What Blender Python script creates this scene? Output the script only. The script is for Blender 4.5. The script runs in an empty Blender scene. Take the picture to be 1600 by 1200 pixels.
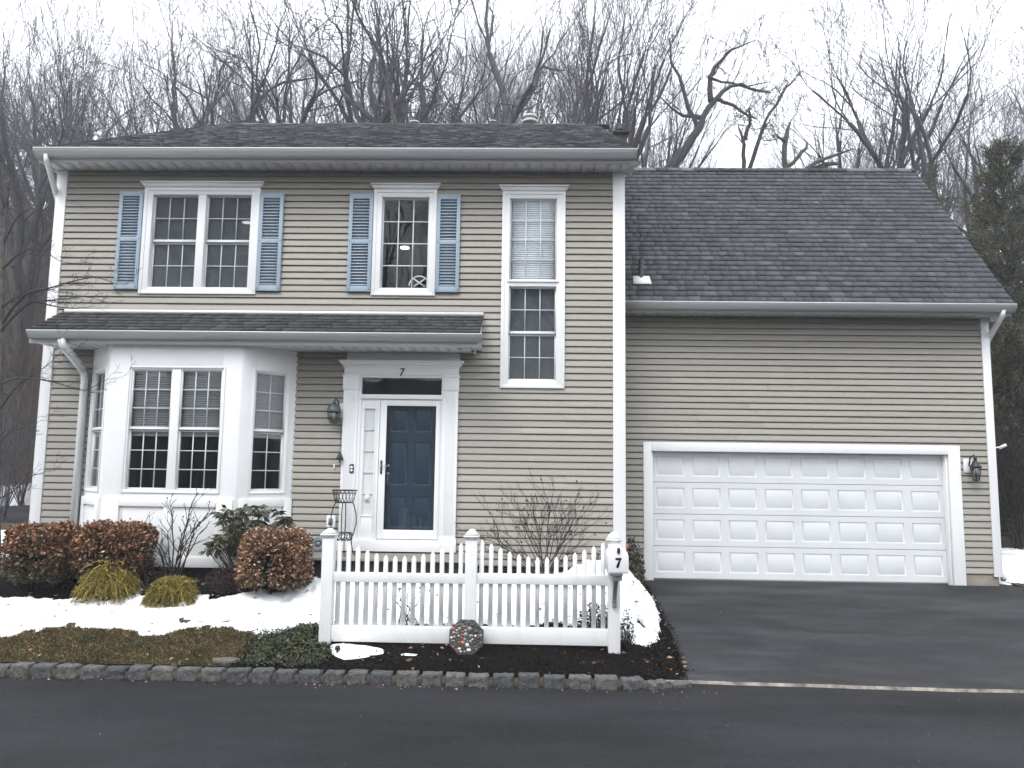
import bpy, math, random
import numpy as np
from mathutils import Vector

# ------------------------------------------------------------------ camera, world, light
S = bpy.context.scene
COL = S.collection
FOC, HC, YAW, PIT, ROL = 1202.0, 1.82, .0264, math.radians(6.41), .0135
def _Rz(a):
    c, s = math.cos(a), math.sin(a); return np.array([[c, -s, 0], [s, c, 0], [0, 0, 1.]])
def _Rx(a):
    c, s = math.cos(a), math.sin(a); return np.array([[1., 0, 0], [0, c, -s], [0, s, c]])
CM = _Rz(YAW) @ _Rx(math.pi/2 + PIT) @ _Rz(ROL)
cam_d = bpy.data.cameras.new('camera'); cam = bpy.data.objects.new('camera', cam_d); COL.objects.link(cam)
cam_d.sensor_fit = 'HORIZONTAL'; cam_d.sensor_width = 36; cam_d.lens = FOC/1600*36
cam_d.clip_start = .05; cam_d.clip_end = 800
from mathutils import Matrix
mw = Matrix([list(r) + [0] for r in CM] + [[0, 0, 0, 1]]); mw[2][3] = HC
cam.matrix_world = mw
S.camera = cam

SUN_EL, SUN_AZ = 52, 205
w = bpy.data.worlds.new("World"); S.world = w; w.use_nodes = True
nt = w.node_tree; bg = nt.nodes['Background']
sky = nt.nodes.new('ShaderNodeTexSky'); sky.sky_type = 'NISHITA'; sky.sun_disc = False
sky.sun_elevation = math.radians(SUN_EL); sky.sun_rotation = math.radians(SUN_AZ)
mx = nt.nodes.new('ShaderNodeMix'); mx.data_type = 'RGBA'; mx.clamp_result = False
mx.inputs[0].default_value = .88
mx.inputs[7].default_value = (11.2, 11.5, 12.1, 1)
nt.links.new(sky.outputs[0], mx.inputs[6]); nt.links.new(mx.outputs[2], bg.inputs[0])
bg.inputs[1].default_value = .1
sd = bpy.data.lights.new('sun', 'SUN'); sd.energy = 1.0; sd.angle = math.radians(25); sd.color = (1, .97, .93)
so = bpy.data.objects.new('sun', sd); COL.objects.link(so)
_el, _az = math.radians(SUN_EL), math.radians(SUN_AZ)
so.rotation_euler = Vector((math.sin(_az)*math.cos(_el), math.cos(_az)*math.cos(_el), math.sin(_el))).to_track_quat('Z', 'Y').to_euler()
S.view_settings.view_transform = 'Standard'; S.view_settings.look = 'None'
S.view_settings.exposure = 1.16; S.view_settings.gamma = 1
S.cycles.max_bounces = 7; S.cycles.transparent_max_bounces = 12
S.cycles.use_denoising = True

# ------------------------------------------------------------------ measuring helpers (photo pixel on a real plane -> metres)
def ray(px, py): return CM @ np.array([(px-800)/FOC, -(py-600)/FOC, -1.])
CO = np.array([0, 0, HC])
def P(px, py, Y):
    d = ray(px, py); return CO + d*(Y/d[1])
def PG(px, py, gf):
    d = ray(px, py); t = 9/d[1]
    if d[2] > -.004: return CO + d*(60/d[1])
    for _ in range(60):
        q = CO + d*t; t = .5*t + .5*(float(gf(q[0], q[1])) - HC)/d[2]
        t = min(t, 90)
    return CO + d*t
class Fr:                                    # a vertical plane: a along it, d out of it, z up
    def __init__(s, o, u):
        s.o = np.array([o[0], o[1], 0.]); u = np.array([u[0], u[1], 0.]); s.u = u/np.linalg.norm(u)
        s.n = np.array([s.u[1], -s.u[0], 0.])
    def pt(s, a, d, z): return s.o + s.u*a + s.n*d + np.array([0, 0, z])
    def hit(s, px, py, d=0):
        r = ray(px, py); o = s.o + s.n*d
        t = np.dot(o - CO*np.array([1, 1, 0]), s.n)/np.dot(r, s.n)
        q = CO + r*t; return float(np.dot(q - s.o, s.u)), float(q[2])
    def rect(s, tl, tr, bl, br, d=0):
        a = [s.hit(*p, d) for p in (tl, tr, bl, br)]
        return ((a[0][0]+a[2][0])/2, (a[1][0]+a[3][0])/2, (a[2][1]+a[3][1])/2, (a[0][1]+a[1][1])/2)
YW, YG = 11.45, 12.45
FM, FG = Fr((0, YW), (1, 0)), Fr((0, YG), (1, 0))

# ------------------------------------------------------------------ mesh helpers
LOC = {}
class MB:
    def __init__(s): s.v = []; s.n = 0; s.f = []
    def add(s, v, f):
        v = np.asarray(v, float).reshape(-1, 3); f = np.asarray(f, np.int64)
        s.v.append(v); s.f.append(f + s.n); s.n += len(v); return s
    def poly(s, pts): return s.add(pts, [list(range(len(pts)))])
    def hexa(s, p):                          # 8 points: bottom ring 0-3, top ring 4-7
        return s.add(p, [[0, 3, 2, 1], [4, 5, 6, 7], [0, 1, 5, 4], [1, 2, 6, 5], [2, 3, 7, 6], [3, 0, 4, 7]])
    def box(s, x0, x1, y0, y1, z0, z1):
        return s.hexa([(x0, y0, z0), (x1, y0, z0), (x1, y1, z0), (x0, y1, z0), (x0, y0, z1), (x1, y0, z1), (x1, y1, z1), (x0, y1, z1)])
    def fb(s, F, a0, a1, d0, d1, z0, z1):    # box on a plane frame
        return s.hexa([F.pt(a0, d1, z0), F.pt(a1, d1, z0), F.pt(a1, d0, z0), F.pt(a0, d0, z0),
                       F.pt(a0, d1, z1), F.pt(a1, d1, z1), F.pt(a1, d0, z1), F.pt(a0, d0, z1)])
    def prism(s, F, pts, d0, d1):            # polygon (a,z) extruded d0..d1
        n = len(pts); v = [F.pt(a, d1, z) for a, z in pts] + [F.pt(a, d0, z) for a, z in pts]
        s.add(v, [list(range(n))]); s.n -= 0
        b = s.n - 2*n
        s.f.append(np.array([[b+n+i for i in range(n)][::-1]]))
        s.f.append(np.array([[b+i, b+n+i, b+n+(i+1) % n, b+(i+1) % n] for i in range(n)])); return s
    def extr(s, prof, x0, x1):               # profile (y,z) closed, along x
        n = len(prof); v = [(x0, y, z) for y, z in prof] + [(x1, y, z) for y, z in prof]
        s.add(v, [list(range(n))]); b = s.n - 2*n
        s.f.append(np.array([[b+n+i for i in range(n)][::-1]]))
        s.f.append(np.array([[b+i, b+n+i, b+n+(i+1) % n, b+(i+1) % n] for i in range(n)])); return s
    def tube(s, pts, rad, k=6, cap=True, flat=1.0):
        pts = np.asarray(pts, float); m = len(pts)
        rad = np.broadcast_to(np.asarray(rad, float), (m,))
        t = np.gradient(pts, axis=0); t /= np.linalg.norm(t, axis=1, keepdims=True) + 1e-9
        ref = np.eye(3)[(np.abs(t).max(0)*[1, 1.02, .9]).argmin()]
        e1 = np.cross(t, ref); e1 /= np.linalg.norm(e1, axis=1, keepdims=True) + 1e-9
        e2 = np.cross(t, e1)
        an = np.arange(k)*2*math.pi/k + (math.pi/4 if k == 4 else 0)
        c, sn = np.cos(an), np.sin(an)*flat
        v = pts[:, None, :] + rad[:, None, None]*(c[None, :, None]*e1[:, None, :] + sn[None, :, None]*e2[:, None, :])
        i = np.arange(m-1)[:, None]*k; j = np.arange(k)[None, :]; j2 = (j+1) % k
        f = np.stack([i+j, i+j2, i+k+j2, i+k+j], -1).reshape(-1, 4)
        s.add(v.reshape(-1, 3), f)
        if cap:
            b = s.n - m*k
            s.f.append(np.array([[b+q for q in range(k)][::-1]])); s.f.append(np.array([[b+(m-1)*k+q for q in range(k)]]))
        return s
    def lathe(s, prof, c, k=16):             # prof (r,z) from bottom up
        c = np.array(c, float); an = np.arange(k)*2*math.pi/k; m = len(prof)
        v = [(c[0]+r*math.cos(a), c[1]+r*math.sin(a), c[2]+z) for r, z in prof for a in an]
        f = [[i*k+j, i*k+(j+1) % k, (i+1)*k+(j+1) % k, (i+1)*k+j] for i in range(m-1) for j in range(k)]
        s.add(v, f); b = s.n - m*k
        s.f.append(np.array([[b+q for q in range(k)][::-1]])); s.f.append(np.array([[b+(m-1)*k+q for q in range(k)]])); return s
    def mesh(s, name, off):
        me = bpy.data.meshes.new(name)
        v = np.concatenate(s.v) - np.array(off)
        me.vertices.add(len(v)); me.vertices.foreach_set('co', v.ravel())
        idx, st, tot, p = [], [], [], 0
        for f in s.f:
            k = f.shape[1]; idx.append(f.ravel()); st.append(p + np.arange(len(f))*k); tot.append(np.full(len(f), k)); p += f.size
        idx, st, tot = np.concatenate(idx), np.concatenate(st), np.concatenate(tot)
        me.loops.add(len(idx)); me.loops.foreach_set('vertex_index', idx.astype(np.int32))
        me.polygons.add(len(st)); me.polygons.foreach_set('loop_start', st.astype(np.int32)); me.polygons.foreach_set('loop_total', tot.astype(np.int32))
        me.update(calc_edges=True); return me
    def build(s, name, mat, parent=None, loc=None, smooth=False, bevel=0, **kw):
        allv = np.concatenate(s.v)
        if parent is not None: off = LOC[parent]
        elif loc is not None: off = np.array(loc, float)
        else: off = np.array([(allv[:, 0].min()+allv[:, 0].max())/2, (allv[:, 1].min()+allv[:, 1].max())/2, allv[:, 2].min()])
        me = s.mesh(name, off); me.materials.append(mat)
        if smooth: me.polygons.foreach_set('use_smooth', [True]*len(me.polygons))
        o = bpy.data.objects.new(name, me); COL.objects.link(o); LOC[o] = off
        if parent is not None: o.parent = parent
        else: o.location = off
        if bevel:
            b = o.modifiers.new('bevel', 'BEVEL'); b.width = bevel; b.segments = 2; b.limit_method = 'ANGLE'
        for k_, v_ in kw.items(): o[k_] = v_
        return o
def thing(name, loc, label, cat, group=None):
    o = bpy.data.objects.new(name, None); COL.objects.link(o); o.location = loc; o.empty_display_size = .1
    LOC[o] = np.array(loc, float); o['label'] = label; o['category'] = cat
    if group: o['group'] = group
    return o
def tag(o, label, cat, group=None):
    o['label'] = label; o['category'] = cat
    if group: o['group'] = group
    return o
def sstep(x): x = np.clip(x, 0, 1); return x*x*(3-2*x)
def vnoise(x, y, seed=0):                    # smooth value noise, vectorised
    x = np.asarray(x, float); y = np.asarray(y, float)
    xi, yi = np.floor(x), np.floor(y); xf, yf = sstep(x-xi), sstep(y-yi)
    def h(a, b):
        q = np.sin(a*127.1 + b*311.7 + seed*74.7)*43758.5453; return q - np.floor(q)
    return (h(xi, yi)*(1-xf) + h(xi+1, yi)*xf)*(1-yf) + (h(xi, yi+1)*(1-xf) + h(xi+1, yi+1)*xf)*yf
def fbm(x, y, seed=0, o=4):
    r, a, t = 0, 1, 0
    for i in range(o): r = r + a*vnoise(np.asarray(x)*2**i, np.asarray(y)*2**i, seed+i); t += a; a *= .5
    return r/t

# ------------------------------------------------------------------ materials
def mat(name, col, rough=.7, metal=0, spec=.5, var=None, vscale=3, bump=0, bscale=40, isl=None, detail=6, bdist=.01, stretch=None, dirt=None):
    m = bpy.data.materials.new(name); m.use_nodes = True; t = m.node_tree; b = t.nodes['Principled BSDF']
    b.inputs['Base Color'].default_value = (*col, 1); b.inputs['Roughness'].default_value = rough
    b.inputs['Metallic'].default_value = metal; b.inputs['Specular IOR Level'].default_value = spec
    N, L = t.nodes.new, t.links.new
    tc = N('ShaderNodeTexCoord'); vec = tc.outputs['Object']
    if stretch:
        mp = N('ShaderNodeMapping'); mp.inputs['Scale'].default_value = stretch; L(vec, mp.inputs[0]); vec = mp.outputs[0]
    out = None
    if isl:                                  # list of (pos, colour): colour by island
        g = N('ShaderNodeNewGeometry'); r = N('ShaderNodeValToRGB'); L(g.outputs['Random Per Island'], r.inputs[0])
        e = r.color_ramp.elements
        while len(e) < len(isl): e.new(.5)
        for q, (p, c) in zip(e, isl): q.position = p; q.color = (*c, 1)
        out = r.outputs[0]
    if var:
        n = N('ShaderNodeTexNoise'); n.inputs['Scale'].default_value = vscale; n.inputs['Detail'].default_value = detail; n.inputs['Roughness'].default_value = .65
        L(vec, n.inputs['Vector'])
        r = N('ShaderNodeValToRGB'); r.color_ramp.elements[0].position = .32; r.color_ramp.elements[1].position = .68
        L(n.outputs[0], r.inputs[0])
        if out is None:
            r.color_ramp.elements[0].color = (*var, 1); r.color_ramp.elements[1].color = (*col, 1); out = r.outputs[0]
        else:
            r.color_ramp.elements[0].color = (*var, 1); r.color_ramp.elements[1].color = (1, 1, 1, 1)
            mm = N('ShaderNodeMix'); mm.data_type = 'RGBA'; mm.blend_type = 'MULTIPLY'; mm.inputs[0].default_value = 1
            L(out, mm.inputs[6]); L(r.outputs[0], mm.inputs[7]); out = mm.outputs[2]
    if dirt:                                 # (colour, scale, amount, z-stretch) grime streaks
        n = N('ShaderNodeTexNoise'); n.inputs['Scale'].default_value = dirt[1]; n.inputs['Detail'].default_value = 8; n.inputs['Roughness'].default_value = .7
        mp = N('ShaderNodeMapping'); mp.inputs['Scale'].default_value = dirt[3]; L(tc.outputs['Object'], mp.inputs[0]); L(mp.outputs[0], n.inputs['Vector'])
        r = N('ShaderNodeValToRGB'); r.color_ramp.elements[0].position = .45; r.color_ramp.elements[1].position = .8
        r.color_ramp.elements[0].color = (0, 0, 0, 1); r.color_ramp.elements[1].color = (dirt[2],)*3 + (1,)
        L(n.outputs[0], r.inputs[0])
        mm = N('ShaderNodeMix'); mm.data_type = 'RGBA'; L(r.outputs[0], mm.inputs[0])
        if out is None: mm.inputs[6].default_value = (*col, 1)
        else: L(out, mm.inputs[6])
        mm.inputs[7].default_value = (*dirt[0], 1); out = mm.outputs[2]
    if out is not None: L(out, b.inputs['Base Color'])
    if bump:
        n = N('ShaderNodeTexNoise'); n.inputs['Scale'].default_value = bscale; n.inputs['Detail'].default_value = 5
        L(vec, n.inputs['Vector']); u = N('ShaderNodeBump'); u.inputs['Strength'].default_value = bump; u.inputs['Distance'].default_value = bdist
        L(n.outputs[0], u.inputs['Height']); L(u.outputs[0], b.inputs['Normal'])
    return m
def glass(name, tint=(.9, .93, .92), ior=1.5, rough=0.0, wav=.0):
    m = bpy.data.materials.new(name); m.use_nodes = True; t = m.node_tree; N, L = t.nodes.new, t.links.new
    t.nodes.remove(t.nodes['Principled BSDF'])
    tr = N('ShaderNodeBsdfTransparent'); tr.inputs[0].default_value = (*tint, 1)
    gl = N('ShaderNodeBsdfGlossy'); gl.inputs['Roughness'].default_value = rough
    fr = N('ShaderNodeFresnel'); ge = N('ShaderNodeNewGeometry'); ma = N('ShaderNodeMath'); ma.operation = 'MULTIPLY_ADD'
    ma.inputs[1].default_value = 1/ior-ior; ma.inputs[2].default_value = ior; L(ge.outputs['Backfacing'], ma.inputs[0]); L(ma.outputs[0], fr.inputs[0]); ms = N('ShaderNodeMixShader')
    if wav:
        tc = N('ShaderNodeTexCoord'); n = N('ShaderNodeTexNoise'); n.inputs['Scale'].default_value = 2.2; n.inputs['Detail'].default_value = 1
        u = N('ShaderNodeBump'); u.inputs['Strength'].default_value = wav; u.inputs['Distance'].default_value = .02
        L(tc.outputs['Object'], n.inputs['Vector']); L(n.outputs[0], u.inputs['Height']); L(u.outputs[0], gl.inputs['Normal'])
    L(fr.outputs[0], ms.inputs[0]); L(tr.outputs[0], ms.inputs[1]); L(gl.outputs[0], ms.inputs[2])
    L(ms.outputs[0], t.nodes['Material Output'].inputs[0]); return m

M = {}
M['siding'] = mat('siding', (.335, .312, .272), .55, isl=[(0, (.298, .281, .246)), (1, (.338, .320, .281))], var=(.90, .89, .88), vscale=1.3, bump=.25, bscale=30, bdist=.004, stretch=(.25, .25, 6), dirt=((.20, .18, .15), 3, .35, (.6, .6, 4)))
M['trim'] = mat('white_trim', (.80, .81, .81), .45, dirt=((.66, .66, .64), 4, .25, (2, 2, .5)))
M['trim_bay'] = mat('bay_trim', (.78, .79, .79), .5, dirt=((.60, .61, .60), 3, .25, (1, 1, .6)))
M['soffit'] = mat('soffit', (.56, .57, .57), .55)
M['gutter'] = mat('gutter', (.31, .325, .33), .35, spec=.5, dirt=((.22, .22, .21), 5, .6, (.4, 1, 3)))
M['gutlip'] = mat('gutter_lip', (.82, .83, .83), .35)
M['spout'] = mat('downspout', (.70, .72, .72), .35, dirt=((.4, .4, .38), 5, .4, (1, 1, .4)))
SH = [(0, (.050, .054, .062)), (.4, (.063, .067, .077)), (.85, (.078, .083, .093)), (1, (.108, .113, .123))]
M['shingle'] = mat('garage_shingle', (.07, .07, .08), .9, isl=SH, var=(.6, .6, .62), vscale=60, bump=.5, bscale=200, bdist=.004)
SH2 = [(0, (.024, .029, .035)), (.4, (.056, .064, .072)), (.75, (.10, .110, .120)), (1, (.20, .205, .21))]
M['shingle_porch'] = mat('porch_shingle', (.05, .05, .055), .9, isl=[(0, (.036, .037, .038)), (.5, (.052, .053, .054)), (.85, (.066, .067, .068)), (1, (.09, .09, .09))], var=(.55, .55, .55), vscale=40, bump=.5, bscale=200, bdist=.004)
M['shingle_dark'] = mat('house_shingle', (.05, .05, .055), .9, isl=SH2, var=(.5, .55, .52), vscale=30, bump=.5, bscale=200, bdist=.004)
M['blue'] = mat('shutter_blue', (.30, .385, .465), .6, dirt=((.42, .48, .53), 6, .5, (1, 1, 1)))
M['glass'] = glass('window_glass', (.955, .96, .965), 1.55, wav=.12)
M['louver'] = mat('louver_blue', (.42, .49, .56), .6)
M['glass_dull'] = glass('dull_window_glass', (.93, .96, .96), 1.28, wav=.1)
M['doorglass'] = glass('storm_glass', (.85, .9, .93), 1.6, wav=.25)
M['dark'] = mat('dark_room', (.034, .036, .042), .95, spec=.1)
M['screen'] = mat('insect_screen', (.095, .103, .115), .9, spec=.1, var=(.066, .073, .084), vscale=9, detail=4)
_t = M['screen'].node_tree; _b = _t.nodes['Principled BSDF']; _m = _t.nodes.new('ShaderNodeMixShader'); _r = _t.nodes.new('ShaderNodeBsdfTransparent'); _m.inputs[0].default_value = .86
_t.links.new(_r.outputs[0], _m.inputs[1]); _t.links.new(_b.outputs[0], _m.inputs[2]); _t.links.new(_m.outputs[0], _t.nodes['Material Output'].inputs[0])
M['curtain'] = mat('dim_blind', (.25, .27, .28), .8)
M['blind_lit'] = mat('pale_blind', (.82, .88, .93), .7)
M['sheer'] = mat('sheer_curtain', (.84, .87, .86), .8, var=(.70, .74, .73), vscale=12, stretch=(1, 1, .15))
M['sash'] = mat('sash_white', (.70, .72, .72), .45)
M['munt'] = mat('muntin_grey', (.52, .55, .56), .5)
M['navy'] = mat('navy_paint', (.009, .030, .052), .45)
M['black'] = mat('black_metal', (.012, .012, .013), .45, spec=.5)
M['steel'] = mat('brushed_metal', (.45, .46, .47), .3, metal=.8)
M['galv'] = mat('aged_vent_metal', (.42, .45, .42), .55, metal=.3, dirt=((.2, .2, .17), 20, .6, (1, 1, 1)))
M['verdigris'] = mat('aged_lamp_metal', (.075, .10, .095), .45, metal=.4, dirt=((.2, .25, .22), 30, .6, (1, 1, 1)))
M['lampglass'] = glass('lamp_glass', (.62, .68, .68), 1.6)
M['garage'] = mat('garage_door', (.68, .70, .71), .5, dirt=((.50, .52, .53), 2.5, .45, (1, 1, 1)), bump=.15, bscale=120, bdist=.002)
M['concrete'] = mat('concrete', (.24, .215, .18), .85, var=(.17, .15, .125), vscale=8, bump=.3, bscale=60)
M['block'] = mat('dark_block', (.026, .026, .027), .9, var=(.014, .014, .014), vscale=6, bump=.4, bscale=50)
M['slab'] = mat('stoop_slab', (.26, .25, .22), .8, var=(.18, .175, .16), vscale=9)
def asphalt(name, c, streak, wet):
    m = mat(name, c, .8, spec=.22, var=tuple(q*.35 for q in c), vscale=11, detail=15, bump=.9, bscale=90, bdist=.010, dirt=(streak, 1.6, .55, (.35, 1.6, 1)))
    t = m.node_tree; N, L = t.nodes.new, t.links.new; b = t.nodes['Principled BSDF']
    for q_ in t.nodes:
        if q_.type == 'TEX_NOISE' and abs(q_.inputs['Scale'].default_value-11) < .1: q_.inputs['Roughness'].default_value = .92
    tc = N('ShaderNodeTexCoord'); n = N('ShaderNodeTexNoise'); n.inputs['Scale'].default_value = .8; n.inputs['Detail'].default_value = 5
    mp = N('ShaderNodeMapping'); mp.inputs['Scale'].default_value = (.5, 1.4, 1); L(tc.outputs['Object'], mp.inputs[0]); L(mp.outputs[0], n.inputs['Vector'])
    r = N('ShaderNodeMapRange'); r.inputs[1].default_value = .35; r.inputs[2].default_value = .65; r.inputs[3].default_value = wet; r.inputs[4].default_value = .9
    L(n.outputs[0], r.inputs[0]); L(r.outputs[0], b.inputs['Roughness'])
    n2 = N('ShaderNodeTexNoise'); n2.inputs['Scale'].default_value = .55; n2.inputs['Detail'].default_value = 7; n2.inputs['Roughness'].default_value = .6
    mp2 = N('ShaderNodeMapping'); mp2.inputs['Scale'].default_value = (.55, 1.5, 1); L(tc.outputs['Object'], mp2.inputs[0]); L(mp2.outputs[0], n2.inputs['Vector'])
    r2 = N('ShaderNodeMapRange'); r2.inputs[1].default_value = .3; r2.inputs[2].default_value = .7; r2.inputs[3].default_value = .55; r2.inputs[4].default_value = 1.65; L(n2.outputs[0], r2.inputs[0])
    s0 = b.inputs['Base Color'].links[0].from_socket; m2 = N('ShaderNodeVectorMath'); m2.operation = 'SCALE'; L(s0, m2.inputs[0]); L(r2.outputs[0], m2.inputs[3]); L(m2.outputs[0], b.inputs['Base Color'])
    # pale aggregate specks
    v = N('ShaderNodeTexVoronoi'); v.inputs['Scale'].default_value = 38; L(tc.outputs['Object'], v.inputs['Vector'])
    q = N('ShaderNodeValToRGB'); q.color_ramp.elements[0].color = (1, 1, 1, 1); q.color_ramp.elements[0].position = .0
    q.color_ramp.elements[1].color = (0, 0, 0, 1); q.color_ramp.elements[1].position = .22; L(v.outputs['Distance'], q.inputs[0])
    src = b.inputs['Base Color'].links[0].from_socket
    mm = N('ShaderNodeMix'); mm.data_type = 'RGBA'; sc = N('ShaderNodeMath'); sc.operation = 'MULTIPLY'; sc.inputs[1].default_value = .5
    L(q.outputs[0], sc.inputs[0]); L(sc.outputs[0], mm.inputs[0]); L(src, mm.inputs[6]); mm.inputs[7].default_value = (.11, .11, .11, 1)
    L(mm.outputs[2], b.inputs['Base Color']); return m
M['road'] = asphalt('road_asphalt', (.020, .0215, .025), (.010, .011, .0125), .65)
M['drive'] = asphalt('drive_asphalt', (.025, .0265, .030), (.075, .078, .082), .42)
M['stone'] = mat('granite_block', (.15, .155, .16), .85, isl=[(0, (.085, .09, .092)), (.5, (.125, .128, .125)), (1, (.165, .16, .145))], var=(.30, .31, .32), vscale=22, bump=.9, bscale=45, bdist=.02)
M['mortar'] = mat('kerb_mortar', (.085, .07, .055), .95, var=(.05, .042, .032), vscale=30, bump=.5, bscale=60)
M['seam'] = mat('pale_seam', (.34, .31, .26), .9, var=(.06, .055, .05), vscale=7)
M['snow'] = mat('snow', (.86, .88, .90), .7, spec=.3, bump=.5, bscale=9, bdist=.03)
M['heap_snow'] = mat('heap_snow', (.86, .88, .90), .7, spec=.3, bump=.8, bscale=14, bdist=.04, dirt=((.10, .09, .08), 9, 1.0, (1, 1, 1)))
for _n in M['heap_snow'].node_tree.nodes:
    if _n.type == 'VALTORGB': _n.color_ramp.elements[0].position = .60; _n.color_ramp.elements[1].position = .66
M['dirty_snow'] = mat('dirty_snow', (.45, .46, .48), .8, var=(.25, .26, .28), vscale=3, bump=.6, bscale=6, bdist=.05)
M['soil'] = mat('ground_soil', (.040, .034, .024), .95, var=(.016, .013, .010), vscale=4, bump=.8, bscale=30, bdist=.03)
M['mulch'] = mat('mulch', (.008, .007, .0065), .95, spec=.1, var=(.003, .0025, .0025), vscale=25, bump=1, bscale=60, bdist=.03)
M['chips'] = mat('bark_chips', (.02, .015, .01), .9, isl=[(0, (.003, .0025, .002)), (.7, (.009, .007, .006)), (.93, (.030, .020, .014)), (1, (.12, .085, .055))], spec=.1)
M['grass'] = mat('winter_grass', (.06, .06, .02), .9, isl=[(0, (.020, .026, .008)), (.3, (.065, .066, .020)), (.6, (.14, .088, .036)), (.85, (.27, .155, .07)), (1, (.52, .36, .20))], var=(.35, .50, .30), vscale=4.5)
M['vinca'] = mat('groundcover_leaves', (.03, .06, .02), .6, isl=[(0, (.012, .020, .009)), (.45, (.030, .046, .018)), (.8, (.065, .080, .032)), (1, (.17, .14, .065))])
M['bark'] = mat('grey_bark', (.098, .098, .108), .95, var=(.050, .050, .056), vscale=5, stretch=(3, 3, .6), bump=.6, bscale=25)
M['bark_hazed'] = mat('hazed_bark', (.20, .20, .225), .95)  # distance haze put into the colour: bark paler and bluer for the far woods
M['bark_dark'] = mat('dark_bark', (.055, .054, .060), .95, var=(.026, .025, .029), vscale=5, stretch=(3, 3, .6))
M['bark_pale'] = mat('pale_bark', (.12, .115, .10), .95, var=(.035, .033, .03), vscale=8, stretch=(2, 2, 1))
M['twig'] = mat('brown_twig', (.042, .027, .021), .9)
M['twig_dark'] = mat('dark_twig', (.022, .018, .016), .9)
M['brush'] = mat('brush_twig', (.075, .052, .042), .9, isl=[(0, (.03, .025, .022)), (.6, (.065, .045, .035)), (1, (.13, .075, .05))])
M['bronze_leaf'] = mat('bronze_leaf', (.15, .07, .04), .5, isl=[(0, (.024, .028, .011)), (.2, (.060, .042, .018)), (.5, (.18, .072, .032)), (.8, (.34, .145, .066)), (1, (.58, .37, .23))])
M['copper_leaf'] = mat('copper_leaf', (.2, .1, .06), .5, isl=[(0, (.035, .024, .013)), (.25, (.10, .05, .024)), (.5, (.21, .10, .05)), (.8, (.40, .22, .13)), (1, (.66, .50, .36))])
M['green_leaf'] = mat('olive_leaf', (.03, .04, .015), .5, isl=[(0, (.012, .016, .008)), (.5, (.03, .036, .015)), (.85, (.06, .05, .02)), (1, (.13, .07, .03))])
M['gold'] = mat('golden_thread', (.2, .17, .03), .7, isl=[(0, (.020, .020, .006)), (.35, (.085, .072, .012)), (.75, (.30, .225, .030)), (1, (.58, .45, .08))])
M['rhodo'] = mat('rhododendron_leaf', (.03, .04, .02), .4, isl=[(0, (.016, .022, .010)), (.5, (.040, .048, .020)), (.8, (.075, .078, .034)), (1, (.13, .12, .055))])
M['maroon'] = mat('maroon_leaf', (.03, .012, .014), .7, isl=[(0, (.010, .007, .008)), (.6, (.03, .014, .014)), (1, (.085, .03, .025))])
M['needle'] = mat('pine_needle', (.03, .04, .02), .7, isl=[(0, (.012, .017, .010)), (.5, (.035, .042, .021)), (.8, (.075, .080, .036)), (1, (.15, .135, .065))])
M['oakleaf'] = mat('dead_leaf', (.25, .15, .09), .8, isl=[(0, (.13, .06, .035)), (.5, (.26, .14, .08)), (1, (.42, .28, .18))])
M['pebble'] = mat('mosaic_pebble', (.2, .2, .2), .35, isl=[(0, (.02, .025, .03)), (.25, (.06, .06, .06)), (.38, (.25, .05, .03)), (.46, (.16, .12, .09)), (.56, (.24, .24, .23)), (.70, (.08, .10, .07)), (.80, (.40, .12, .05)), (.86, (.66, .64, .60))])
for e in M['pebble'].node_tree.nodes:
    if e.type == 'VALTORGB' : e.color_ramp.interpolation = 'CONSTANT'
M['mosaicbase'] = mat('mosaic_cement', (.045, .044, .042), .9)
M['rock'] = mat('field_rock', (.14, .13, .105), .9, var=(.07, .065, .055), vscale=14, bump=.6, bscale=30)
M['vinyl'] = mat('fence_vinyl', (.74, .75, .745), .4, dirt=((.50, .52, .47), 6, .45, (1, 1, .5)))
M['mailwhite'] = mat('mailbox_white', (.80, .81, .81), .4)
M['mailgrey'] = mat('mailbox_bracket', (.20, .21, .22), .5)
M['flag'] = mat('red_flag', (.45, .07, .04), .5)
M['grit'] = mat('road_grit', (.1, .1, .1), .9, isl=[(0, (.012, .011, .010)), (.45, (.045, .042, .038)), (.85, (.085, .08, .07)), (1, (.24, .23, .20))])
M['bulb'] = mat('frosted_bulb', (.75, .76, .74), .4)
M['lead'] = mat('bell_bronze', (.02, .028, .028), .5, metal=.3)

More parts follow.
